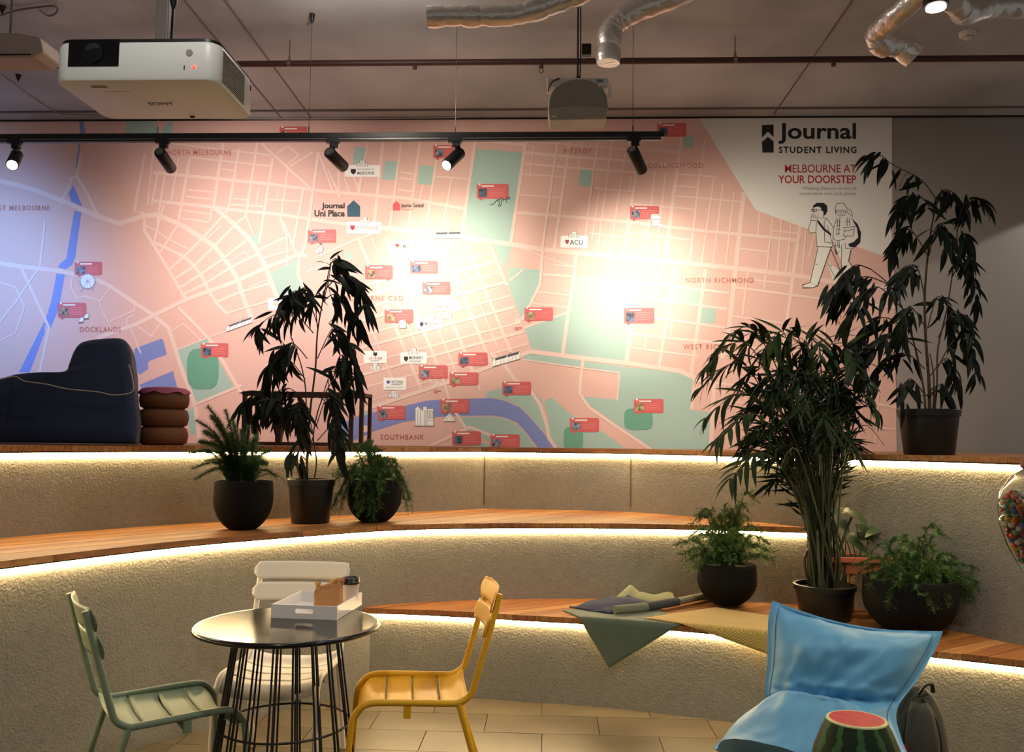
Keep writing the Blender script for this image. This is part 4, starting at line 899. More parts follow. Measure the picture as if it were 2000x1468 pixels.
# low wooden frame table behind the left fig
YF = 5.86
fr = thing('frame_table', 'low dark timber frame standing behind the middle of the plant trio', 'table', (onY(590, 866, YF).x, YF, Z3))
M_fr = mat('dark_timber', (84, 50, 34), .55, var=.3, vscale=6, stretch=(2, 8, 8))
zt_, zb_ = onY(590, 765, YF).z, Z3
def post(px, wpx, Y=YF, nm='post'):
    a, b = onY(px - wpx / 2, 820, Y), onY(px + wpx / 2, 820, Y)
    MB().box(((a.x + b.x) / 2, Y, (zt_ + zb_) / 2 + .0005), (b.x - a.x, .03, zt_ - zb_ - .001)).build(nm, M_fr, fr, False, True, .002)
for px, wx in ((477, 7), (545, 11), (686, 8), (706, 8)): post(px, wx)
xa, xb = onY(473, 820, YF).x, onY(710, 820, YF).x
for z, h in ((zt_ - .014, .028), (zb_ + .012, .022)):
    for dy in (0, .26): MB().box(((xa + xb) / 2, YF + dy, z), (xb - xa, .034, h)).build('rail', M_fr, fr, False, True, .002)
for x in (xa + .012, xb - .012):
    MB().box((x, YF + .26, (zt_ + zb_) / 2 + .0005), (.024, .03, zt_ - zb_ - .001)).build('post', M_fr, fr, False, True, .002)
    for z in (zt_ - .014, zb_ + .012): MB().box((x, YF + .13, z), (.024, .23, .022)).build('side_rail', M_fr, fr, False, True, .002)

# ------------------------------------------------------------------ plants
M_pot = mat('matte_black_pot', (13, 13, 12), .8, bump=.06, bscale=60, spec=.2)
M_nurs = mat('black_plastic_pot', (15, 15, 15), .45)
M_soil = mat('potting_soil', (34, 26, 20), .95, bump=.8, bscale=60)
M_bark = mat('bark', (70, 54, 38), .8, bump=.3, bscale=40)
M_stem = mat('green_stem', (52, 58, 32), .6)
M_cane = mat('palm_cane', (66, 64, 38), .55, var=.3, vscale=14)
LEAFS = [mat('fig_leaf_%d' % i, c, .55, spec=.2) for i, c in enumerate([(24, 32, 20), (28, 38, 24), (20, 26, 17)])]
PALMS = [mat('palm_leaf_%d' % i, c, .6, spec=.2) for i, c in enumerate([(38, 54, 26), (32, 46, 22), (52, 66, 32)])]
FERNS = [mat('fern_%d' % i, c, .65) for i, c in enumerate([(72, 104, 46), (60, 92, 40), (96, 128, 56)])]

def leaf_mesh(L, w, droop, m, fold=.18, n=7):
    mb = MB(); a = []; b = []; c = []
    for i in range(n + 1):
        t = i / n; hw = w / 2 * (math.sin(PI * min(1, t ** .72 * 1.0)) ** .9 if 0 < t < 1 else .02)
        ang_ = droop * t; y = L * (math.sin(ang_) / droop if droop else t); z = -L * ((1 - math.cos(ang_)) / droop if droop else 0)
        a.append(V((-hw, y, z + fold * hw))); b.append(V((0, y, z))); c.append(V((hw, y, z + fold * hw)))
    mb.grid([a, b, c])
    return mb.mesh('leaf', m, True, 80)
def orient(d, up):
    y = V(d).normalized(); x = y.cross(V(up))
    x = x.normalized() if x.length > 1e-4 else y.orthogonal().normalized()
    z = x.cross(y)
    return Matrix((x, y, z)).transposed()
FIG = [leaf_mesh(l, wd, dr, LEAFS[i % 3]) for i, (l, wd, dr) in enumerate([(.19, .031, .5), (.2, .028, .8), (.165, .032, .3), (.22, .03, 1.1), (.18, .034, .15), (.15, .025, .7)])]
FIGB = [leaf_mesh(l, wd, dr, LEAFS[i % 3]) for i, (l, wd, dr) in enumerate([(.17, .031, .5), (.185, .029, .8), (.15, .03, .3), (.19, .03, 1.0), (.17, .033, .15), (.14, .026, .7)])]
def put_leaf(parent, me, p, d, up, sc, inv):
    o = bpy.data.objects.new('leaf', me); COL.objects.link(o); o.parent = parent
    o.matrix_parent_inverse = inv
    o.matrix_basis = Matrix.Translation(p) @ orient(d, up).to_4x4() @ Matrix.Scale(sc, 4)
def round_pot(t, r, h, rim=.86, m=None, base=.42):
    m = m or M_pot
    pr = [(r * base, 0)] + [(r * (base + (1 - base) * math.sin(a) ** 1.5 if a < PI / 2 else rim + (1 - rim) * math.sin(a)), h * .62 * (1 - math.cos(a)) if a < PI / 2 else h * (.62 + .38 * (a - PI / 2) / (PI * .27))) for a in [PI * .77 * k / 14 for k in range(1, 15)]]
    rt = pr[-1][0]; pr += [(rt - .004, h + .004), (rt - .014, h + .002), (rt - .02, h * .9)]
    MB().lathe(pr, 40).build('pot', m, t, angle=60)
    MB().lathe([(rt - .017, h * .86), (rt * .5, h * .9), (0, h * .9)], 24).build('soil', M_soil, t)
    return rt
def nursery_pot(t, r, h):
    MB().lathe([(r * .78, 0), (r * .8, .004), (r * .95, h * .84), (r * 1.0, h * .85), (r * 1.02, h * .99), (r, h), (r * .93, h), (r * .92, h * .86), (r * .8, h * .8)], 40).build('pot', M_nurs, t)
    MB().lathe([(r * .93, h * .86), (r * .5, h * .89), (0, h * .9)], 24).build('soil', M_soil, t)
def fig(t, Y0, stems, branches, LM, seed, lim=300):
    rnd = random.Random(seed); inv = root_matrix(t).inverted(); n = 0
    P3 = lambda q: onY(q[0], q[1], Y0 + (q[2] if len(q) > 2 else 0))
    for s_, r0, r1 in stems:
        pts = smoothpath([P3(q) for q in s_], 5); k = len(pts) - 1
        MB().tube(pts, [r0 + (r1 - r0) * i / k for i in range(k + 1)], 8).build('stem', M_bark, t, True, True)
    for b, cnt in branches:
        pts = smoothpath([P3(q) for q in b], 6); k = len(pts) - 1
        MB().tube(pts, [.0036 - .0022 * i / k for i in range(k + 1)], 6).build('branch', M_bark, t, True, True)
        for q in range(cnt):
            if n >= lim: break
            f = .22 + .78 * (q + rnd.random() * .5) / cnt; i = min(k - 1, int(f * k)); p = pts[i] + (pts[i + 1] - pts[i]) * (f * k - i)
            tg = (pts[i + 1] - pts[i]).normalized()
            side = V((rnd.uniform(-1, 1), rnd.uniform(-.9, .9), 0)); 
            d = tg * rnd.uniform(.1, .7) + side * rnd.uniform(.3, .95) + V((0, 0, -1)) * rnd.uniform(.25, 1.05)
            up = V((rnd.uniform(-.4, .4), -1 + rnd.uniform(-.5, .5), .7))
            put_leaf(t, rnd.choice(LM), p, d, up, rnd.uniform(.75, 1.12), inv); n += 1
    ex = MB()                                  # the foliage past the 300 leaves, joined
    for b, cnt in branches:
        pts = smoothpath([P3(q) for q in b], 6); k = len(pts) - 1
        for q in range(int(cnt * .75)):
            i = rnd.randrange(int(k * .3), k); p = pts[i] + V((rnd.uniform(-.03, .03), rnd.uniform(-.05, .05), rnd.uniform(-.05, .03)))
            tg = (pts[i + 1] - pts[i]).normalized(); side = V((rnd.uniform(-1, 1), rnd.uniform(-.9, .9), 0))
            d = tg * rnd.uniform(0, .9) + side * rnd.uniform(.3, .9) + V((0, 0, -1)) * rnd.uniform(.1, 1.2)
            M = Matrix.Translation(p) @ orient(d, V((rnd.uniform(-.4, .4), -1, .6))).to_4x4() @ Matrix.Scale(rnd.uniform(.6, .95), 4); me = rnd.choice(LM)
            ex.add([M @ v.co for v in me.vertices], [tuple(f.vertices) for f in me.polygons])
    ex.build('inner_leaves', LEAFS[2], t, True, True)['kind'] = 'stuff'

# left trio on the middle tier
pA = onZ(462, 1036, Z2) + V((0, .09, 0)); pA.z = Z2
ff = thing('foxtail_fern', 'bushy foxtail fern in a round black pot at the left of the plant trio', 'plant', pA)
rA = 57 * pA.y / F; hA = .262
round_pot(ff, rA, hA, .9)
def fern_stem(t, path, mats, rnd, dens=.0045, nl=.02, per=6, nw=.0024, name='frond', tipk=.35, twigs=0):
    pts = smoothpath(path, 8); mb = MB()
    L = sum((pts[i + 1] - pts[i]).length for i in range(len(pts) - 1)); acc = 0; nxt = .02; k = 0
    mb.tube(pts, [.0022 - .0014 * i / (len(pts) - 1) for i in range(len(pts))], 4)
    def needles(p, tg, s, ln):
        for q in range(per):
            a = rnd.uniform(0, 2 * PI); u = tg.orthogonal().normalized(); w_ = tg.cross(u)
            d = (u * math.cos(a) + w_ * math.sin(a)) * 1.0 + tg * rnd.uniform(-.1, .8)
            d = d.normalized() * ln * rnd.uniform(.35, 1.2); sd = d.cross(tg).normalized() * nw / 2
            mb.add([p - sd, p + sd, p + d], [(0, 1, 2)])
    for i in range(len(pts) - 1):
        sg = pts[i + 1] - pts[i]; l = sg.length
        while nxt < acc + l:
            s = nxt / L; p = pts[i] + sg * ((nxt - acc) / l); tg = sg.normalized()
            ln = nl * (.55 + .45 * min(1, s * 4)) * (tipk + (1 - tipk) * min(1, (1 - s) * 3.2))
            if twigs and rnd.random() < twigs:
                u = tg.orthogonal().normalized(); a = rnd.uniform(0, 2 * PI); dd = (u * math.cos(a) + tg.cross(u) * math.sin(a)) + tg * .7 + V((0, 0, -.25))
                dd = dd.normalized() * rnd.uniform(.03, .07)
                for z in range(5): needles(p + dd * z / 5, dd.normalized(), s, ln * .8)
            needles(p, tg, s, ln); nxt += dens
        acc += l
    return mb.build(name, rnd.choice(mats), t, False, True)
rnd = random.Random(11)
top = pA + V((0, 0, hA * .92))
tips = [(405, 792), (384, 820), (440, 800), (412, 812), (425, 830), (368, 884), (374, 915), (455, 822), (470, 838), (486, 832), (500, 852), (512, 872), (522, 905), (398, 842), (448, 846), (528, 880), (390, 862), (478, 868), (436, 868), (540, 930), (380, 936), (505, 920), (415, 880), (460, 880), (400, 900), (440, 895), (485, 895), (505, 895), (425, 915), (470, 915), (392, 880), (452, 860)]
for i, (x, y) in enumerate(tips):
    tp = onY(x, y, pA.y + rnd.uniform(-.12, .12)); ba = top + V(((tp.x - top.x) * .25, rnd.uniform(-.04, .04), 0))
    mid = ba.lerp(tp, .5) + V(((tp.x - top.x) * -.08, 0, .035 + .03 * abs(tp.x - top.x) / .2))
    fern_stem(ff, [ba, mid, tp], FERNS[:2], rnd, .0022, .044, 11, .0028, tipk=.62)
for e in (((520, 925), (545, 930), (556, 940), (552, 948)),):
    fern_stem(ff, [top] + [onY(x, y, pA.y - .06) for x, y in e], FERNS[:2], rnd, .005, .016, 6)

pB = onZ(597, 1023, Z2) + V((0, .1, 0)); pB.z = Z2
wf = thing('weeping_fig', 'tall weeping fig in a black plastic pot in the middle of the plant trio', 'plant', pB)
nursery_pot(wf, 46 * pB.y / F, 85 * pB.y / F)
fig(wf, pB.y, [([(600, 945), (600, 880), (606, 800), (616, 720), (620, 650), (630, 590), (646, 512)], .008, .003), ([(590, 945), (580, 900), (592, 850), (598, 780), (590, 720), (570, 660)], .006, .003), ([(612, 945), (618, 900), (612, 850), (625, 790), (650, 740), (665, 700)], .005, .003), ([(594, 945), (600, 900), (612, 850)], .005, .003)],
    [([(632, 590), (642, 545), (649, 508, -.02), (662, 506, -.03)], 13), ([(636, 565), (668, 535, -.05), (700, 555, -.08), (716, 600, -.1)], 18), ([(630, 590), (655, 575, .08), (690, 610, .1), (705, 640, .1)], 17), ([(622, 640), (600, 580, -.06), (575, 568, -.1), (550, 590, -.12)], 20),
     ([(620, 640), (612, 575, .06), (592, 562, .08), (572, 590, .1)], 16), ([(612, 650), (570, 610, .05), (525, 620, .08), (500, 650, .1)], 16), ([(600, 700), (570, 670, -.08), (540, 690, -.1), (522, 715, -.1)], 20), ([(596, 740), (560, 700, .06), (530, 725, .1), (515, 755, .1)], 18),
     ([(620, 700), (650, 640, -.05), (672, 650, -.08), (690, 690, -.1)], 12), ([(650, 745), (664, 695, -.04), (690, 705, -.08), (700, 740, -.08)], 16), ([(625, 790), (650, 720, .06), (672, 735, .08), (684, 770, .08)], 15), ([(604, 800), (570, 760, -.06), (540, 765, -.1), (520, 790, -.1)], 12),
     ([(600, 840), (545, 790, -.06), (500, 770, -.1), (468, 795, -.12)], 18), ([(600, 850), (560, 800, .06), (520, 790, .1), (490, 815, .1)], 14), ([(618, 830), (640, 770, -.06), (655, 780, -.08), (660, 820, -.1)], 14), ([(612, 850), (596, 790, -.04), (575, 790, -.06), (560, 820, -.06)], 12), ([(620, 860), (650, 830, -.04), (662, 850, -.06), (664, 880, -.06)], 12), ([(600, 900), (575, 880, -.04), (560, 890, -.06)], 6), ([(606, 860), (590, 800, .02), (584, 830, -.04), (586, 860, -.04)], 10)],
    FIG, 5, 300)

pC = onZ(724, 1021, Z2) + V((0, .09, 0)); pC.z = Z2
af = thing('asparagus_fern', 'trailing asparagus fern in a round dark pot at the right of the plant trio', 'plant', pC)
rC = 53 * pC.y / F
round_pot(af, rC, .245, .9)
def sprengeri(t, p, h, Yv, ends, seed, nl=.025, dens=.0036, arch=.08, mats=FERNS[:2], twigs=.42):
    rnd = random.Random(seed); top = p + V((0, 0, h * .93))
    for x, y, dy in ends:
        tp = onY(x + rnd.uniform(-6, 6), y + rnd.uniform(-5, 5), Yv + dy); ho = V((tp.x - top.x, tp.y - top.y, 0))
        ba = top + ho * .12
        pk = top + ho * .55; pk.z = max(top.z, tp.z) + arch * rnd.uniform(.5, 1.1)
        fern_stem(t, [ba, pk, tp], mats, rnd, dens, nl, 7, .0032, twigs=twigs)
endsC = [(x, y, d) for x, y, d in [(640, 950, -.05), (645, 985, -.1), (655, 920, .05), (660, 900, 0), (690, 890, .1), (700, 885, -.05), (720, 888, .05), (745, 893, 0), (770, 905, .05), (785, 920, -.05), (792, 950, 0), (800, 975, -.05), (803, 990, -.08), (795, 1000, .02), (705, 1010, -.2), (720, 1000, -.22), (690, 990, -.2), (735, 985, -.2), (675, 970, -.15), (660, 1000, -.12), (750, 960, -.2), (770, 940, -.15), (712, 940, -.2), (740, 920, -.15), (672, 930, -.1), (648, 935, 0), (780, 935, .1), (730, 905, -.1), (700, 905, .12), (760, 915, .12), (640, 1000, -.06), (725, 1015, -.21)]]
sprengeri(af, pC, .245, pC.y, endsC, 21)

# tall fig on the top tier, right
pD = onY(1818, 890, 5.12); pD = V((pD.x, 5.14, Z3))
rf = thing('rubber_fig', 'tall long-leaved fig in a black pot on the top tier at the right', 'plant', pD)
nursery_pot(rf, 56 * pD.y / F, 86 * pD.y / F)
fig(rf, pD.y, [([(1816, 812), (1814, 740), (1808, 660), (1806, 580), (1812, 500), (1822, 430), (1832, 392)], .011, .003), ([(1808, 812), (1804, 760), (1790, 690), (1770, 620), (1740, 560), (1700, 525)], .007, .003), ([(1824, 812), (1830, 750), (1832, 680), (1850, 600), (1862, 520), (1868, 470)], .006, .003), ([(1822, 812), (1824, 740), (1816, 690)], .006, .003)],
    [([(1832, 395), (1800, 352), (1745, 322), (1718, 302), (1700, 308)], 13), ([(1824, 420), (1800, 385, -.05), (1770, 385, -.08), (1745, 420, -.1)], 17), ([(1826, 410), (1840, 372, .04), (1865, 378, .06), (1880, 400, .06)], 11), ([(1868, 470), (1876, 415), (1900, 385, -.04), (1925, 395, -.06)], 10), ([(1866, 480), (1880, 455, -.04), (1888, 470, -.06), (1890, 520, -.06)], 13),
     ([(1812, 500), (1780, 450, .06), (1755, 460, .1), (1740, 490, .1)], 15), ([(1814, 500), (1830, 440, -.08), (1850, 450, -.1), (1855, 500, -.1)], 14), ([(1860, 540), (1885, 500, .05), (1900, 530, .06), (1905, 590, .06)], 16), ([(1700, 525), (1670, 518, -.04), (1640, 545, -.08), (1622, 575, -.1)], 16), ([(1735, 555), (1690, 540, .06), (1650, 560, .1), (1632, 595, .1)], 18),
     ([(1760, 600), (1715, 560, -.08), (1680, 580, -.12), (1660, 620, -.14)], 18), ([(1806, 580), (1790, 520, -.1), (1760, 530, -.14), (1740, 570, -.16)], 16), ([(1780, 650), (1730, 620, .06), (1690, 640, .1), (1665, 680, .1)], 17), ([(1800, 690), (1750, 650, -.08), (1700, 670, -.14), (1670, 700, -.16)], 19), ([(1806, 720), (1770, 690, .06), (1730, 700, .1), (1705, 740, .1)], 13),
     ([(1832, 660), (1860, 610, -.05), (1885, 620, -.08), (1900, 660, -.08)], 14), ([(1830, 720), (1868, 660, -.04), (1900, 690, -.06), (1905, 745, -.06)], 11), ([(1812, 640), (1830, 580, .06), (1850, 600, .08), (1860, 650, .08)], 13), ([(1812, 740), (1846, 700, .04), (1865, 720, .06), (1870, 760, .06)], 9), ([(1806, 770), (1780, 740, -.06), (1765, 755, -.08), (1760, 790, -.08)], 9), ([(1812, 780), (1838, 750, -.06), (1850, 775, -.06)], 6), ([(1808, 640), (1780, 600, -.12), (1765, 620, -.16), (1755, 670, -.16)], 14)],
    FIGB, 9, 300)

# palm on the lowest tier
pE = onZ(1618, 1212, Z1) + V((0, .06, 0)); pE.z = Z1
pm = thing('parlour_palm', 'bushy palm with arching fronds in a black plastic pot on the lowest tier', 'plant', pE)
rE = 57 * pE.y / F; hE = onY(1618, 1140, pE.y).z - Z1
nursery_pot(pm, rE, hE)
LFT = [leaf_mesh(l, wd, dr, PALMS[i % 3]) for i, (l, wd, dr) in enumerate([(.18, .026, .5), (.21, .024, .7), (.16, .028, .3), (.19, .03, .9)])]
rnd = random.Random(31); inv = root_matrix(pm).inverted(); nl_ = 0
fr_ends = [(1372, 722, -.25), (1392, 690, -.1), (1365, 760, .1), (1378, 818, -.15), (1400, 860, -.3), (1425, 935, -.35), (1440, 700, .15), (1490, 690, -.2), (1530, 684, 0), (1560, 700, .2), (1600, 698, -.1), (1640, 706, .1), (1672, 715, -.2), (1695, 748, 0), (1712, 800, -.15), (1728, 870, .05), (1700, 900, -.25), (1460, 780, -.3), (1505, 745, .25), (1545, 760, -.35), (1590, 770, .3), (1640, 770, -.3), (1420, 800, .2), (1480, 860, -.4), (1560, 840, -.45), (1650, 850, -.4), (1520, 920, -.42), (1600, 930, -.45), (1680, 830, .2), (1450, 900, .1)]
for i, (x, y, dy) in enumerate(fr_ends):
    tp = onY(x, y, pE.y + dy * .8); hz = V((tp.x - pE.x, tp.y - pE.y, 0))
    ba = pE + V((rnd.uniform(-.07, .07), rnd.uniform(-.07, .07), hE * .9))
    cr = pE + hz * .22 + V((rnd.uniform(-.04, .04), rnd.uniform(-.04, .04), 0)); cr.z = pE.z + hE + (max(tp.z, pE.z + .8) - pE.z - hE) * .62
    ap = pE + hz * .62; ap.z = tp.z + .06 + hz.length * .12
    pts = smoothpath([ba, cr, ap, tp], 8); k = len(pts) - 1
    fo = MB().tube(pts, [.0055 - .0042 * j / k for j in range(k + 1)], 6).build('frond', M_cane if i % 3 else M_stem, pm, True, True)
    cnt = 10
    for q in range(cnt):
        for sgn in (-1, 1):
            if nl_ >= 300: break
            f = .46 + .54 * (q + .5) / cnt; j = min(k - 1, int(f * k)); p = pts[j] + (pts[j + 1] - pts[j]) * (f * k - j); tg = (pts[j + 1] - pts[j]).normalized()
            sd = tg.cross(V((0, 0, 1))); sd = sd.normalized() if sd.length > .1 else V((1, 0, 0))
            d = tg * (.75 + .6 * max(0, f - .8)) + sd * sgn * rnd.uniform(.5, .95) + V((0, 0, rnd.uniform(-.5, .35)))
            sc = (.75 + .5 * math.sin(PI * min(1, (f - .4) / .62))) * rnd.uniform(.85, 1.1)
            o = bpy.data.objects.new('leaflet', rnd.choice(LFT)); COL.objects.link(o); o.parent = fo
            nl_ += 1
            o.matrix_basis = Matrix.Translation(p) @ orient(d, V((0, -.3, 1)) + sd * sgn * -.4).to_4x4() @ Matrix.Scale(sc, 4)
# the dense remaining leaflets of the palm, joined
mb = MB(); rnd = random.Random(77)
for i, (x, y, dy) in enumerate(fr_ends * 2):
    tp = onY(x * .62 + 1590 * .38 + rnd.uniform(-30, 30), y * .7 + 900 * .3 + rnd.uniform(-25, 25), pE.y - dy * .7); hz = V((tp.x - pE.x, tp.y - pE.y, 0))
    cr = pE + hz * .3; cr.z = pE.z + hE + (tp.z - pE.z - hE) * .6; ap = pE + hz * .65; ap.z = tp.z + .05
    pts = smoothpath([pE + V((hz.x * .1 + rnd.uniform(-.05, .05), hz.y * .1, hE * .9)), cr, ap, tp], 6); k = len(pts) - 1
    mb.tube(pts, [.005 - .0036 * j / k for j in range(k + 1)], 5)
    for q in range(11):
        for sgn in (-1, 1):
            f = .4 + .6 * (q + .5) / 11; j = min(k - 1, int(f * k)); p = pts[j]; tg = (pts[j + 1] - pts[j]).normalized()
            sd = tg.cross(V((0, 0, 1))); sd = sd.normalized() if sd.length > .1 else V((1, 0, 0))
            d = (tg * .8 + sd * sgn * rnd.uniform(.4, .9) + V((0, 0, rnd.uniform(-.8, .2)))).normalized() * rnd.uniform(.1, .19)
            wv = d.cross(V((rnd.uniform(-.5, .5), -1, .4))).normalized() * .009
            mb.add([p, p + d * .4 + wv, p + d, p + d * .4 - wv], [(0, 1, 2, 3)])
o = mb.build('inner_fronds', PALMS[1], pm, False, True); o['kind'] = 'stuff'
for k in range(14):
    a = rnd.uniform(0, 2 * PI); r_ = rnd.uniform(.02, .1); ba = pE + V((math.cos(a) * r_, math.sin(a) * r_, hE * .88))
    MB().tube(smoothpath([ba, ba + V((rnd.uniform(-.03, .03), 0, .16)), ba + V((rnd.uniform(-.08, .08), rnd.uniform(-.05, .05), rnd.uniform(.28, .45)))], 5), [.009] * 6 + [.006] * 5, 7).build('cane', M_cane, pm, True, True)

# fern standing on the yellow throw
pF = onZ(1427, 1190, Z1) + V((0, .1, 0)); pF.z = Z1 + .016
f3 = thing('asparagus_fern', 'light green asparagus fern in a round black pot standing on the yellow throw', 'plant', pF)
rF = 56 * pF.y / F; hF = onY(1427, 1100, pF.y).z - pF.z
round_pot(f3, rF, hF, .9)
endsF = [(1315, 1068, 0), (1328, 1080, -.05), (1340, 1100, -.08), (1345, 1118, -.06), (1350, 1020, .05), (1362, 1012, 0), (1380, 1030, .08), (1400, 1022, -.05), (1412, 1005, .05), (1440, 1018, -.05), (1468, 995, .05), (1480, 985, 0), (1472, 1020, -.06), (1495, 1040, .04), (1505, 1060, -.05), (1512, 1080, 0), (1520, 1100, -.04), (1395, 1060, -.15), (1430, 1055, -.15), (1455, 1060, -.12), (1370, 1055, .1), (1350, 1050, -.1), (1420, 1035, .1), (1490, 1075, .1), (1338, 1055, .1), (1446, 1035, 0), (1400, 1045, 0)]
sprengeri(f3, pF, hF, pF.y, endsF, 41, .026, .0034, .05, [FERNS[2], FERNS[0]], .5)
# fern at the right end of the lowest tier
pG = onZ(1797, 1243, Z1) + V((0, .12, 0)); pG.z = Z1
f4 = thing('asparagus_fern', 'wide spreading asparagus fern in a large dark pot at the right of the palm', 'plant', pG)
rG = 84 * pG.y / F; hG = onY(1797, 1128, pG.y).z - Z1
round_pot(f4, rG, hG, .93)
rnd = random.Random(8)
endsG = [(1680, 1100, 0), (1675, 1125, -.05), (1690, 1150, -.1), (1700, 1080, .1), (1730, 1070, -.1), (1760, 1062, .1), (1790, 1075, -.05), (1820, 1065, .05), (1850, 1052, 0), (1870, 1062, -.1), (1890, 1090, .05), (1910, 1110, -.05), (1930, 1130, .05), (1955, 1150, 0), (1960, 1160, -.08), (1930, 1200, -.05), (1920, 1215, 0), (1900, 1180, -.1), (1880, 1150, .1), (1850, 1180, -.25), (1820, 1190, -.27), (1790, 1160, -.27), (1760, 1150, -.26), (1740, 1180, -.24), (1720, 1130, -.2), (1860, 1130, -.22), (1830, 1120, -.25), (1800, 1110, -.2), (1770, 1110, -.2), (1745, 1095, -.15), (1885, 1120, -.18), (1910, 1160, -.12), (1700, 1120, .1), (1840, 1085, .12), (1780, 1085, .12), (1715, 1100, -.1), (1920, 1150, .08), (1870, 1100, .1)]
sprengeri(f4, pG, hG, pG.y, endsG, 43, .025, .004, .06, FERNS[:2], .35)
# terracotta trough with broad-leaved lily behind the palm
pH = onY(1690, 1120, 5.12); 
tr = thing('planter_trough', 'terracotta planter with a broad-leaved lily behind the palm', 'planter', (pH.x - .05, 5.14, Z1))
M_terra = mat('terracotta', (176, 92, 52), .75, bump=.1, bscale=50)
zh = onY(1690, 1092, 5.05).z - Z1; z0_ = zh - .085
MB().slab([(-.155, -.08, z0_), (.155, -.08, z0_), (.17, -.09, zh), (-.17, -.09, zh)], (0, .17, 0)).build('trough', M_terra, tr, False, bevel=.004)
for x, y in ((-.14, -.06), (-.14, .06), (-.04, -.06), (-.04, .06)): MB().box((x, y, z0_ / 2), (.022, .022, z0_)).build('stand_leg', WOODS[1], tr, False, bevel=.002)
for y in (-.06, .06): MB().box((.0, y, .012), (.3, .026, .024)).build('stand_foot', WOODS[1], tr, False, bevel=.002)
for y, l in ((-.095, .36), (.085, .36)): MB().box((0, y, zh - .005), (l, .018, .03)).build('rim', M_terra, tr, False, bevel=.004)
for x in (-.175, .175): MB().box((x, -.005, zh - .005), (.018, .18, .03)).build('rim', M_terra, tr, False, bevel=.004)
MB().box((0, -.005, zh + .002), (.33, .16, .006)).build('soil', M_soil, tr, False)
rnd = random.Random(4); LIL = leaf_mesh(.24, .085, .7, mat('lily_leaf', (44, 62, 34), .35)); inv0 = Matrix.Identity(4)
for k in range(9):
    ba = V((rnd.uniform(-.1, .06), rnd.uniform(-.03, .03), zh)); tp = ba + V((rnd.uniform(-.1, .12), rnd.uniform(-.08, .02), rnd.uniform(.1, .22)))
    MB().tube(smoothpath([ba, ba.lerp(tp, .5) + V((0, 0, .03)), tp], 5), .0028, 6).build('stalk', M_stem, tr)
    put_leaf(tr, LIL, tp, V((rnd.uniform(-.8, .9), rnd.uniform(-.5, .1), rnd.uniform(-.5, .7))), V((0, -.6, .7)), rnd.uniform(.7, 1.1), inv0)
q = [onY(x, y, 5.05) - tr.location for x, y in ((1642, 1000), (1680, 958), (1720, 944), (1757, 939))]
MB().tube(smoothpath(q, 6), .0025, 6).build('flower_stalk', mat('dry_stalk', (96, 84, 42), .7), tr)
MB().lathe([(.001, -.02), (.007, -.008), (.008, .006), (.002, .016)], 10, q[-1], Matrix.Rotation(1.3, 3, 'Y')).build('flower_bud', mat('dry_bud', (70, 46, 26), .8), tr)

# ------------------------------------------------------------------ throws on the lowest tier
def px_of(p):
    q = CAM_R.transposed() @ (V(p) - CAM_P); return 1000 + F * q.x / -q.z
F1Z = [V((p.x, p.y, Z1)) for p in F1]; PX = [px_of(p) for p in F1Z]; AL = [0]
for i in range(1, len(F1Z)): AL.append(AL[-1] + (F1Z[i] - F1Z[i - 1]).length)
def s_px(x):
    for i in range(len(PX) - 1):
        if PX[i] <= x <= PX[i + 1]: return AL[i] + (AL[i + 1] - AL[i]) * (x - PX[i]) / (PX[i + 1] - PX[i])
def edge(s):
    for i in range(len(AL) - 1):
        if AL[i] <= s <= AL[i + 1] or i == len(AL) - 2:
            f = (s - AL[i]) / (AL[i + 1] - AL[i]); tg = (F1Z[i + 1] - F1Z[i]).normalized()
            return F1Z[i] + (F1Z[i + 1] - F1Z[i]) * f, V((-tg.y, tg.x, 0))
def cloth(name, label, cat, corners, lift, m, solid, n=26, wr=.004, seed=0, group=None):
    rows = []
    for i in range(n + 1):
        r_ = []
        for k in range(n + 1):
            u, v_ = i / n, k / n
            a = [(corners[0][q] * (1 - u) + corners[1][q] * u) * (1 - v_) + (corners[3][q] * (1 - u) + corners[2][q] * u) * v_ for q in (0, 1)]
            e, nn = edge(a[0]); w_ = noise.noise(V((a[0] * 7 + seed, a[1] * 7, 0))) * wr; rad = .012
            if a[1] >= 0: p = e + nn * a[1] + V((0, 0, lift + abs(w_)))
            else:
                h = -a[1]; p = e - nn * (lift * min(1, h / rad) + .004 + abs(w_)) + V((0, 0, lift - max(0, h - .004)))
            r_.append(p)
        rows.append(r_)
    o = MB().grid(rows).build(name, m, None, True, solid=solid, angle=60)
    return tag(o, label, cat, group)
s0 = s_px(1130)
def weave(name, c1, c2, sc):
    m = mat(name, c1, .9, sheen=.2); nt = m.node_tree
    if any(n.type == 'TEX_CHECKER' for n in nt.nodes): return m
    tc = nt.nodes.new('ShaderNodeTexCoord'); ck = nt.nodes.new('ShaderNodeTexChecker'); ck.inputs['Scale'].default_value = sc
    ck.inputs['Color1'].default_value = lin(c1); ck.inputs['Color2'].default_value = lin(c2)
    mp = nt.nodes.new('ShaderNodeMapping'); mp.inputs['Rotation'].default_value = (0, 0, .6)
    nt.links.new(tc.outputs['Object'], mp.inputs[0]); nt.links.new(mp.outputs[0], ck.inputs[0]); nt.links.new(ck.outputs[0], nt.nodes['Principled BSDF'].inputs['Base Color'])
    bp_ = nt.nodes.new('ShaderNodeBump'); bp_.inputs['Strength'].default_value = .5; bp_.inputs['Distance'].default_value = .004
    nt.links.new(ck.outputs[1], bp_.inputs['Height']); nt.links.new(bp_.outputs[0], nt.nodes['Principled BSDF'].inputs['Normal'])
    return m
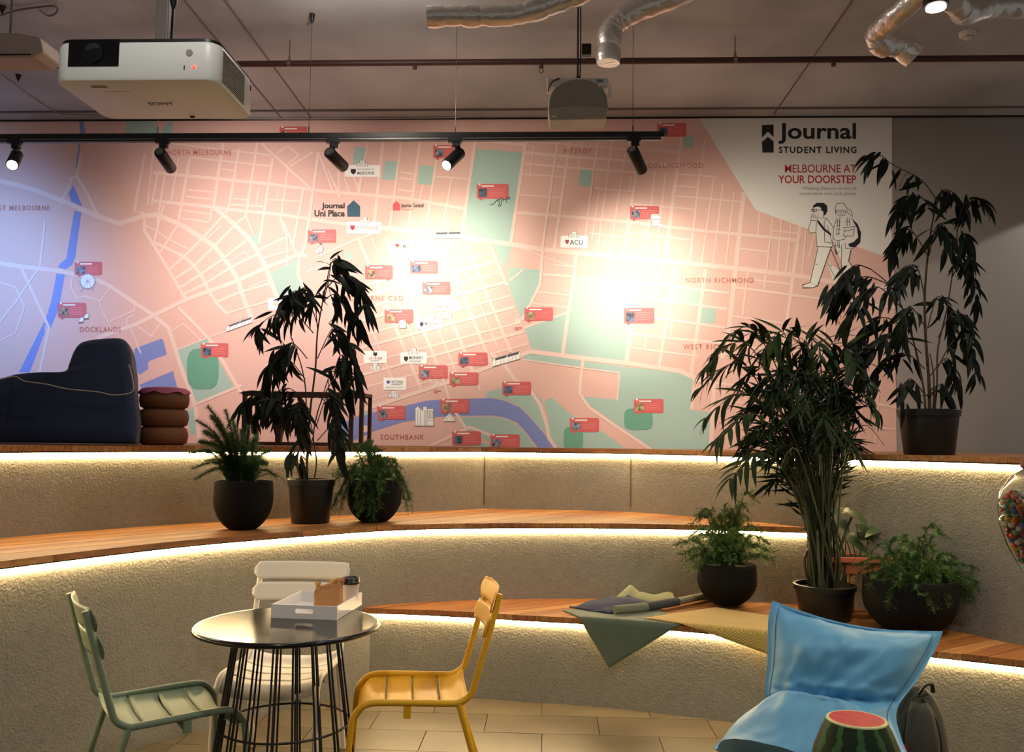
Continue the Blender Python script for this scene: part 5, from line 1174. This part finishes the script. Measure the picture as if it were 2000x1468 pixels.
cloth('green_throw', 'dark green throw with one corner hanging over the lowest tier', 'throw', [(s0 + .17, -.262), (s0 + .6, .03), (s0 + .34, .40), (s0 - .11, .17)], .004, mat('green_wool', (84, 98, 82), .95, bump=.3, bscale=160, sheen=.3), .005)
cloth('yellow_throw', 'yellow waffle-weave throw under the fern pot, one corner hanging down', 'throw', [(s_px(1515), -.125), (s_px(1590), .30), (s_px(1372), .52), (s_px(1255), .05)], .010, weave('yellow_waffle', (206, 176, 96), (150, 122, 58), 130), .005, seed=4)
def fold(quad, hfun, n=18):
    rows = []
    for i in range(n + 1):
        r_ = []
        for k in range(n + 1):
            u, v_ = i / n, k / n
            p = (quad[0].lerp(quad[1], u)).lerp(quad[3].lerp(quad[2], u), v_); p = V((p.x, p.y, Z1 + .0105 + hfun(u, v_))); r_.append(p)
        rows.append(r_)
    m = MB(); m.grid(rows); low = [[V((p.x, p.y, Z1 + .0085)) for p in r_] for r_ in rows]; m.grid(low)
    m.grid([rows[0], low[0]]); m.grid([rows[-1], low[-1]]); m.grid([[r_[0] for r_ in rows], [r_[0] for r_ in low]]); m.grid([[r_[-1] for r_ in rows], [r_[-1] for r_ in low]])
    return m
gz = lambda x, y: onZ(x, y, Z1)
nb = thing('folded_throw', 'folded navy and grey throw lying on the green one', 'throw', gz(1210, 1190))
fold([gz(1112, 1189), gz(1190, 1202), gz(1296, 1190), gz(1200, 1172)], lambda u, v_: .006 + .055 * math.sin(PI * min(1, u * 1.0)) ** .6 * (math.sin(PI * v_) ** .7) * (.35 + .65 * min(1, u * .6 + v_ * .8)) + .012 * noise.noise(V((u * 4, v_ * 4, 2)))).build('navy_section', mat('navy_wool', (40, 50, 78), .9, bump=.3, bscale=120), nb, True, True, angle=60)
fold([gz(1190, 1182), gz(1255, 1184), gz(1262, 1170), gz(1196, 1170)], lambda u, v_: .10 * max(0, 1 - abs(u - .58) / .55) * (math.sin(PI * min(1, .1 + v_ * .9)) ** .5)).build('raised_corner', mat('sage_wool', (128, 132, 106), .95, bump=.3, bscale=160), nb, True, True, angle=60)
fold([gz(1235, 1186), gz(1318, 1180), gz(1310, 1168), gz(1240, 1172)], lambda u, v_: .05 * math.sin(PI * v_) ** .5 * (1 - .3 * u) + .008 * math.sin(u * 9)).build('sage_section', mat('sage_wool', (128, 132, 106)), nb, True, True, angle=60)
rp = [gz(x, y) + V((0, 0, .034)) for x, y in ((1200, 1203), (1250, 1198), (1300, 1190), (1345, 1181), (1392, 1170))]
rl = thing('rolled_throw', 'rolled edge of a sage and charcoal striped throw beside the yellow one', 'throw', gz(1300, 1192))
rs_ = smoothpath(rp, 8); cuts = [0, 10, 20, len(rs_) - 1]
for (a, b), c in zip(zip(cuts, cuts[1:]), ((112, 116, 100), (52, 58, 66), (136, 138, 112))):
    MB().tube(rs_[a:b + 1], .026, 14, flat=.8).build('roll_section', mat('wool_%d' % c[0], c, .95, bump=.3, bscale=160), rl, True, True)

# ------------------------------------------------------------------ blue bean bag, stool, backpack on the floor
Lc = [(1392, 1462, 4.12), (1425, 1432, 4.14), (1500, 1392, 4.16), (1494, 1352, 4.17), (1499, 1290, 4.17), (1500, 1215, 4.2), (1508, 1172, 4.22)]
Rc = [(1800, 1600, 3.55), (1792, 1520, 3.66), (1760, 1440, 3.82), (1752, 1385, 3.9), (1790, 1330, 3.95), (1826, 1270, 4.0), (1842, 1232, 4.02)]
LP = smoothpath([onY(*q) for q in Lc], 8); RP = smoothpath([onY(*q) for q in Rc], 8); nv = len(LP)
bb = thing('bean_bag', 'sky blue pillow bean bag slumped against the lowest tier', 'bean bag', ((LP[0].x + RP[0].x) / 2, 3.9, 0))
M_sky = mat('sky_blue_nylon', (92, 158, 200), .5, bump=.12, bscale=22, sheen=.1)
def bagside(sgn):
    rows = []; NU = 40
    for j in range(nv):
        v_ = j / (nv - 1); r_ = []
        for k in range(NU + 1):
            u = -1 + 2 * k / NU
            c = LP[j].lerp(RP[j], (u + 1) / 2)
            jj = min(nv - 2, max(1, j)); tv = (LP[jj + 1] + RP[jj + 1] - LP[jj - 1] - RP[jj - 1]); tu = RP[j] - LP[j]
            nrm = tu.cross(tv).normalized()
            if nrm.y > 0: nrm = -nrm                      # towards the room
            ua = max(0, 1 - (abs(u) / .93) ** 2.6) ** .62
            crease = .50 + .05 * u
            vv = max(0, min(1, (v_ - crease) / (.955 - crease))) if v_ > crease else (crease - v_) / crease
            va = (max(0, math.sin(PI * vv)) ** .55 * .135 + .05 * (1 - vv) * math.exp(-((v_ - crease) / .08) ** 2)) if v_ > crease else (min(1, vv * 3.4)) ** .6 * .25
            if v_ > .955: va = 0
            th = va * ua
            wr = noise.noise(V((u * 2.2, v_ * 5, 1.3))) * .03 + noise.noise(V((u * 5, v_ * 11, 4.3))) * .016 + abs(noise.noise(V((u * 4 + v_ * 6, v_ * 9 - u * 3, 2.1)))) * -.02
            cz = math.exp(-((v_ - crease) / .09) ** 2) * .06 * noise.noise(V((u * 4.4 + v_ * 3, v_ * 22, 7)))
            p = c + nrm * sgn * (th * (1 if sgn > 0 else .55) + (wr * ua + cz * ua) * (1 if sgn > 0 else .3) + .0015)
            p.z += -.045 * math.sin(PI * (u + 1) / 2) * max(0, v_ - .7) / .3
            p.z = max(.004 + .0015 * (sgn > 0), p.z); r_.append(p)
        rows.append(r_)
    return rows
fa, ba_ = bagside(1), bagside(-1)
m = MB(); m.grid(fa); m.grid(ba_)
for a, b in ((fa[0], ba_[0]), (fa[-1], ba_[-1]), ([r_[0] for r_ in fa], [r_[0] for r_ in ba_]), ([r_[-1] for r_ in fa], [r_[-1] for r_ in ba_])): m.grid([a, b])
m.build('bag_body', M_sky, bb, True, True, subs=1, angle=100)
sm = MB().tube([r_[2] + V((0, -.001, 0)) for r_ in fa[4:-2]], .0022, 5).build('seam', mat('seam_blue', (54, 104, 144), .6), bb, True, True)
MB().tube([r_[-3] + V((0, -.001, 0)) for r_ in fa[4:-2]], .0022, 5).build('seam', mat('seam_blue', (54, 104, 144)), bb, True, True)
# watermelon stool
ps = onZ(1673, 1403, .42)
st = thing('watermelon_stool', 'stool printed like a watermelon with a red top, in front of the blue bean bag', 'stool', (ps.x, ps.y, 0))
mw = bpy.data.materials.new('watermelon_rind'); mw.use_nodes = True; nt = mw.node_tree; b_ = nt.nodes['Principled BSDF']; b_.inputs['Roughness'].default_value = .65; b_.inputs['Specular IOR Level'].default_value = .2
tc = nt.nodes.new('ShaderNodeTexCoord'); sp3 = nt.nodes.new('ShaderNodeSeparateXYZ'); at = nt.nodes.new('ShaderNodeMath'); at.operation = 'ARCTAN2'
nz = nt.nodes.new('ShaderNodeTexNoise'); nz.inputs['Scale'].default_value = 22
ml = nt.nodes.new('ShaderNodeMath'); ml.operation = 'MULTIPLY'; ml.inputs[1].default_value = 11
ad = nt.nodes.new('ShaderNodeMath'); ad.operation = 'MULTIPLY_ADD'; ad.inputs[1].default_value = 5.0
si = nt.nodes.new('ShaderNodeMath'); si.operation = 'SINE'; rp_ = nt.nodes.new('ShaderNodeValToRGB')
rp_.color_ramp.elements[0].color = lin((16, 36, 20)); rp_.color_ramp.elements[0].position = .4; rp_.color_ramp.elements[1].color = lin((46, 84, 48)); rp_.color_ramp.elements[1].position = .6
for a, b in ((tc.outputs['Object'], sp3.inputs[0]), (sp3.outputs[1], at.inputs[0]), (sp3.outputs[0], at.inputs[1]), (at.outputs[0], ml.inputs[0]), (tc.outputs['Object'], nz.inputs[0]), (nz.outputs[0], ad.inputs[0]), (ml.outputs[0], ad.inputs[2]), (ad.outputs[0], si.inputs[0]), (si.outputs[0], rp_.inputs[0]), (rp_.outputs[0], b_.inputs['Base Color'])): nt.links.new(a, b)
MB().lathe([(.172, .0), (.184, .02), (.187, .12), (.176, .22), (.155, .31), (.125, .385), (.109, .414)], 48).build('rind_body', mw, st, angle=60)
MB().lathe([(.109, .414), (.1085, .418), (.107, .42), (.1055, .4205)], 48).build('rind_edge', mat('melon_white', (186, 196, 138), .5), st, angle=60)
MB().lathe([(.1058, .4203), (.06, .4215), (0, .422)], 48).build('red_top', mat('melon_red', (196, 40, 56), .5, var=.15, vscale=30), st, angle=60)
# grey backpack
pk_ = onZ(1795, 1500, 0); pk_ = V((onY(1796, 1420, 4.02).x, 4.02, 0))
bk = thing('backpack', 'grey backpack with a red tag leaning beside the blue bean bag', 'bag', pk_, -.25)
M_bk = mat('grey_canvas', (66, 64, 58), .85, bump=.25, bscale=70)
rows = []
for z, sx, sy, yo in [(0.004, .085, .05, -.01), (.02, .1, .065, -.01), (.1, .115, .075, -.005), (.2, .112, .07, .01), (.28, .1, .06, .025), (.335, .075, .045, .04), (.37, .045, .028, .048), (.382, .015, .01, .05)]:
    rows.append([V((sx * math.copysign(abs(math.cos(a)) ** .7, math.cos(a)), yo + sy * math.copysign(abs(math.sin(a)) ** .7, math.sin(a)), z + .006 * noise.noise(V((math.cos(a) * 3, math.sin(a) * 3, z * 20))))) for a in [2 * PI * k / 32 for k in range(32)]])
m = MB(); m.grid(rows, True); m.f.append(tuple(range(32))); m.f.append(tuple(range(len(m.v) - 32, len(m.v)))); m.build('body', M_bk, bk, angle=60, subs=1)
rows = [[V((x * sx, y0 - .018 * (1 - (x) ** 2) - .004, z)) for x in (-1, -.7, -.3, 0, .3, .7, 1)] for z, sx, y0 in ((.03, .06, -.075), (.12, .068, -.08), (.2, .066, -.062), (.29, .05, -.036), (.33, .03, -.01))]
MB().grid(rows).build('front_panel', mat('grey_canvas_dark', (56, 55, 50), .85, bump=.25, bscale=70), bk, True, solid=.012, angle=70)
MB().tube(smoothpath([(.07, -.06, .02), (.076, -.07, .12), (.07, -.055, .22), (.05, -.03, .3), (.01, -.005, .345)], 6), .004, 6).build('zip', M_black, bk)
MB().tube(smoothpath([(.0, .0, .36), (.02, -.02, .4), (.05, -.01, .41), (.06, .02, .37)], 6), .009, 8, flat=.5).build('grab_loop', M_black, bk)
MB().tube(smoothpath([(-.06, .05, .3), (-.11, .0, .3), (-.125, -.03, .2), (-.118, -.02, .1)], 6), .012, 8, flat=.4).build('strap', M_bk, bk)
tgx = MB().slab([(-.106, -.074, .10), (-.066, -.1, .085), (-.058, -.1, .16), (-.098, -.076, .185)], (.001, .003, 0)).build('red_tag', mat('tag_red', (176, 24, 40), .6), bk, False)
cu = bpy.data.curves.new('t', 'FONT'); cu.body = 'OO'; cu.offset = .01; cu.resolution_u = 3
to = bpy.data.objects.new('t', cu); COL.objects.link(to); me = bpy.data.meshes.new_from_object(to); bpy.data.objects.remove(to, do_unlink=True)
O_, U_, W_ = V((-.092, -.0865, .172)), V((.004, -.004, -.074)), V((.030, -.0175, 0))
for v in me.vertices: v.co = O_ + U_ * (v.co.x / 1.55) + W_ * (v.co.y * .85 + .1) + V((-.001, -.003, 0))
me.materials.clear(); me.materials.append(mat('tag_white', (225, 220, 216), .6)); link('lettering', me, tgx)

# ------------------------------------------------------------------ sweet jar at the right edge
YJ = 2.6
jc = onY(2042, 1015, YJ)
jar = thing('gumball_machine', 'glass gumball machine full of coloured sweets at the right edge', 'gumball machine', (jc.x, YJ, 0))
mg = bpy.data.materials.new('jar_glass'); mg.use_nodes = True; b_ = mg.node_tree.nodes['Principled BSDF']
b_.inputs['Base Color'].default_value = (.97, .98, .97, 1); b_.inputs['Transmission Weight'].default_value = 1; b_.inputs['Roughness'].default_value = .02; b_.inputs['IOR'].default_value = 1.12
jz = jc.z
JP = [(.045, -.165), (.075, -.125), (.1, -.075), (.117, -.02), (.122, .03), (.112, .08), (.085, .12), (.05, .145)]
MB().lathe([(r, jz + z) for r, z in JP] + [(r - .004, jz + z) for r, z in reversed(JP)], 48).build('glass_globe', mg, jar, angle=80)
M_gr = mat('machine_red', (112, 14, 16), .5)
MB().lathe([(.052, jz + .143), (.06, jz + .15), (.055, jz + .175), (.02, jz + .19), (.012, jz + .21), (0, jz + .212)], 32).build('lid', M_gr, jar)
MB().lathe([(.045, jz - .33), (.056, jz - .31), (.055, jz - .2), (.05, jz - .165), (.046, jz - .16)], 32).build('machine_body', M_gr, jar)
MB().lathe([(.13, 0), (.13, .012), (.05, .03), (.02, .06), (.018, jz - .34), (.05, jz - .325)], 32).build('stand', M_black, jar)
MB().lathe([(.022, 0), (.022, .02), (.008, .022), (.008, .035)], 16, (-.01, -.052, jz - .25), Matrix.Rotation(PI / 2, 3, 'X')).build('coin_knob', M_galv, jar)
CC = [(196, 48, 40), (214, 96, 44), (226, 182, 40), (60, 120, 60), (54, 110, 170), (120, 40, 60), (220, 214, 206), (200, 120, 90), (96, 170, 140)]
CM = []
for i, c in enumerate(CC):
    bm = bmesh.new(); bmesh.ops.create_icosphere(bm, subdivisions=1, radius=.0088); me = bpy.data.meshes.new('sweet'); bm.to_mesh(me); bm.free()
    me.materials.append(mat('sweet_%d' % i, c, .35)); me.polygons.foreach_set('use_smooth', [True] * len(me.polygons)); CM.append(me)
CN = ['red', 'orange', 'yellow', 'green', 'blue', 'maroon', 'white', 'salmon', 'mint']
def rad_at(z):
    for (r0, z0), (r1, z1) in zip(JP, JP[1:]):
        if z0 <= z <= z1: return r0 + (r1 - r0) * (z - z0) / (z1 - z0)
    return .04
rnd = random.Random(5); placed = []
for _ in range(60000):
    if len(placed) >= 290: break
    z = rnd.uniform(-.155, .055 + rnd.uniform(0, .02)); a = rnd.uniform(PI * .62, PI * 1.72); r = rad_at(z) - .0145 - rnd.choice((0, 0, 0, .016)) 
    p = V((r * math.cos(a), r * math.sin(a), z))
    if all((p - q).length > .0172 for q in placed): placed.append(p)
for k, p in enumerate(placed):
    i = rnd.randrange(9); o = bpy.data.objects.new('sweet', CM[i]); COL.objects.link(o); o.location = p + V((jc.x, YJ, jz))
    tag(o, 'small round %s sweet in the glass gumball machine' % CN[i], 'sweet', '%s sweets in the gumball machine' % CN[i])
core = mat('sweet_pile', (170, 90, 60), .5, var=.8, vscale=90, c2=(90, 60, 110), detail=1)
o = MB().lathe([(.012, jz - .15)] + [(max(.012, r - .034), jz + z) for r, z in JP[1:5]] + [(.03, jz + .055), (0, jz + .058)], 24, (jc.x, YJ, 0)).build('sweet_pile', core)
tag(o, 'packed sweets filling the middle of the glass gumball machine', 'sweets', kind='stuff')
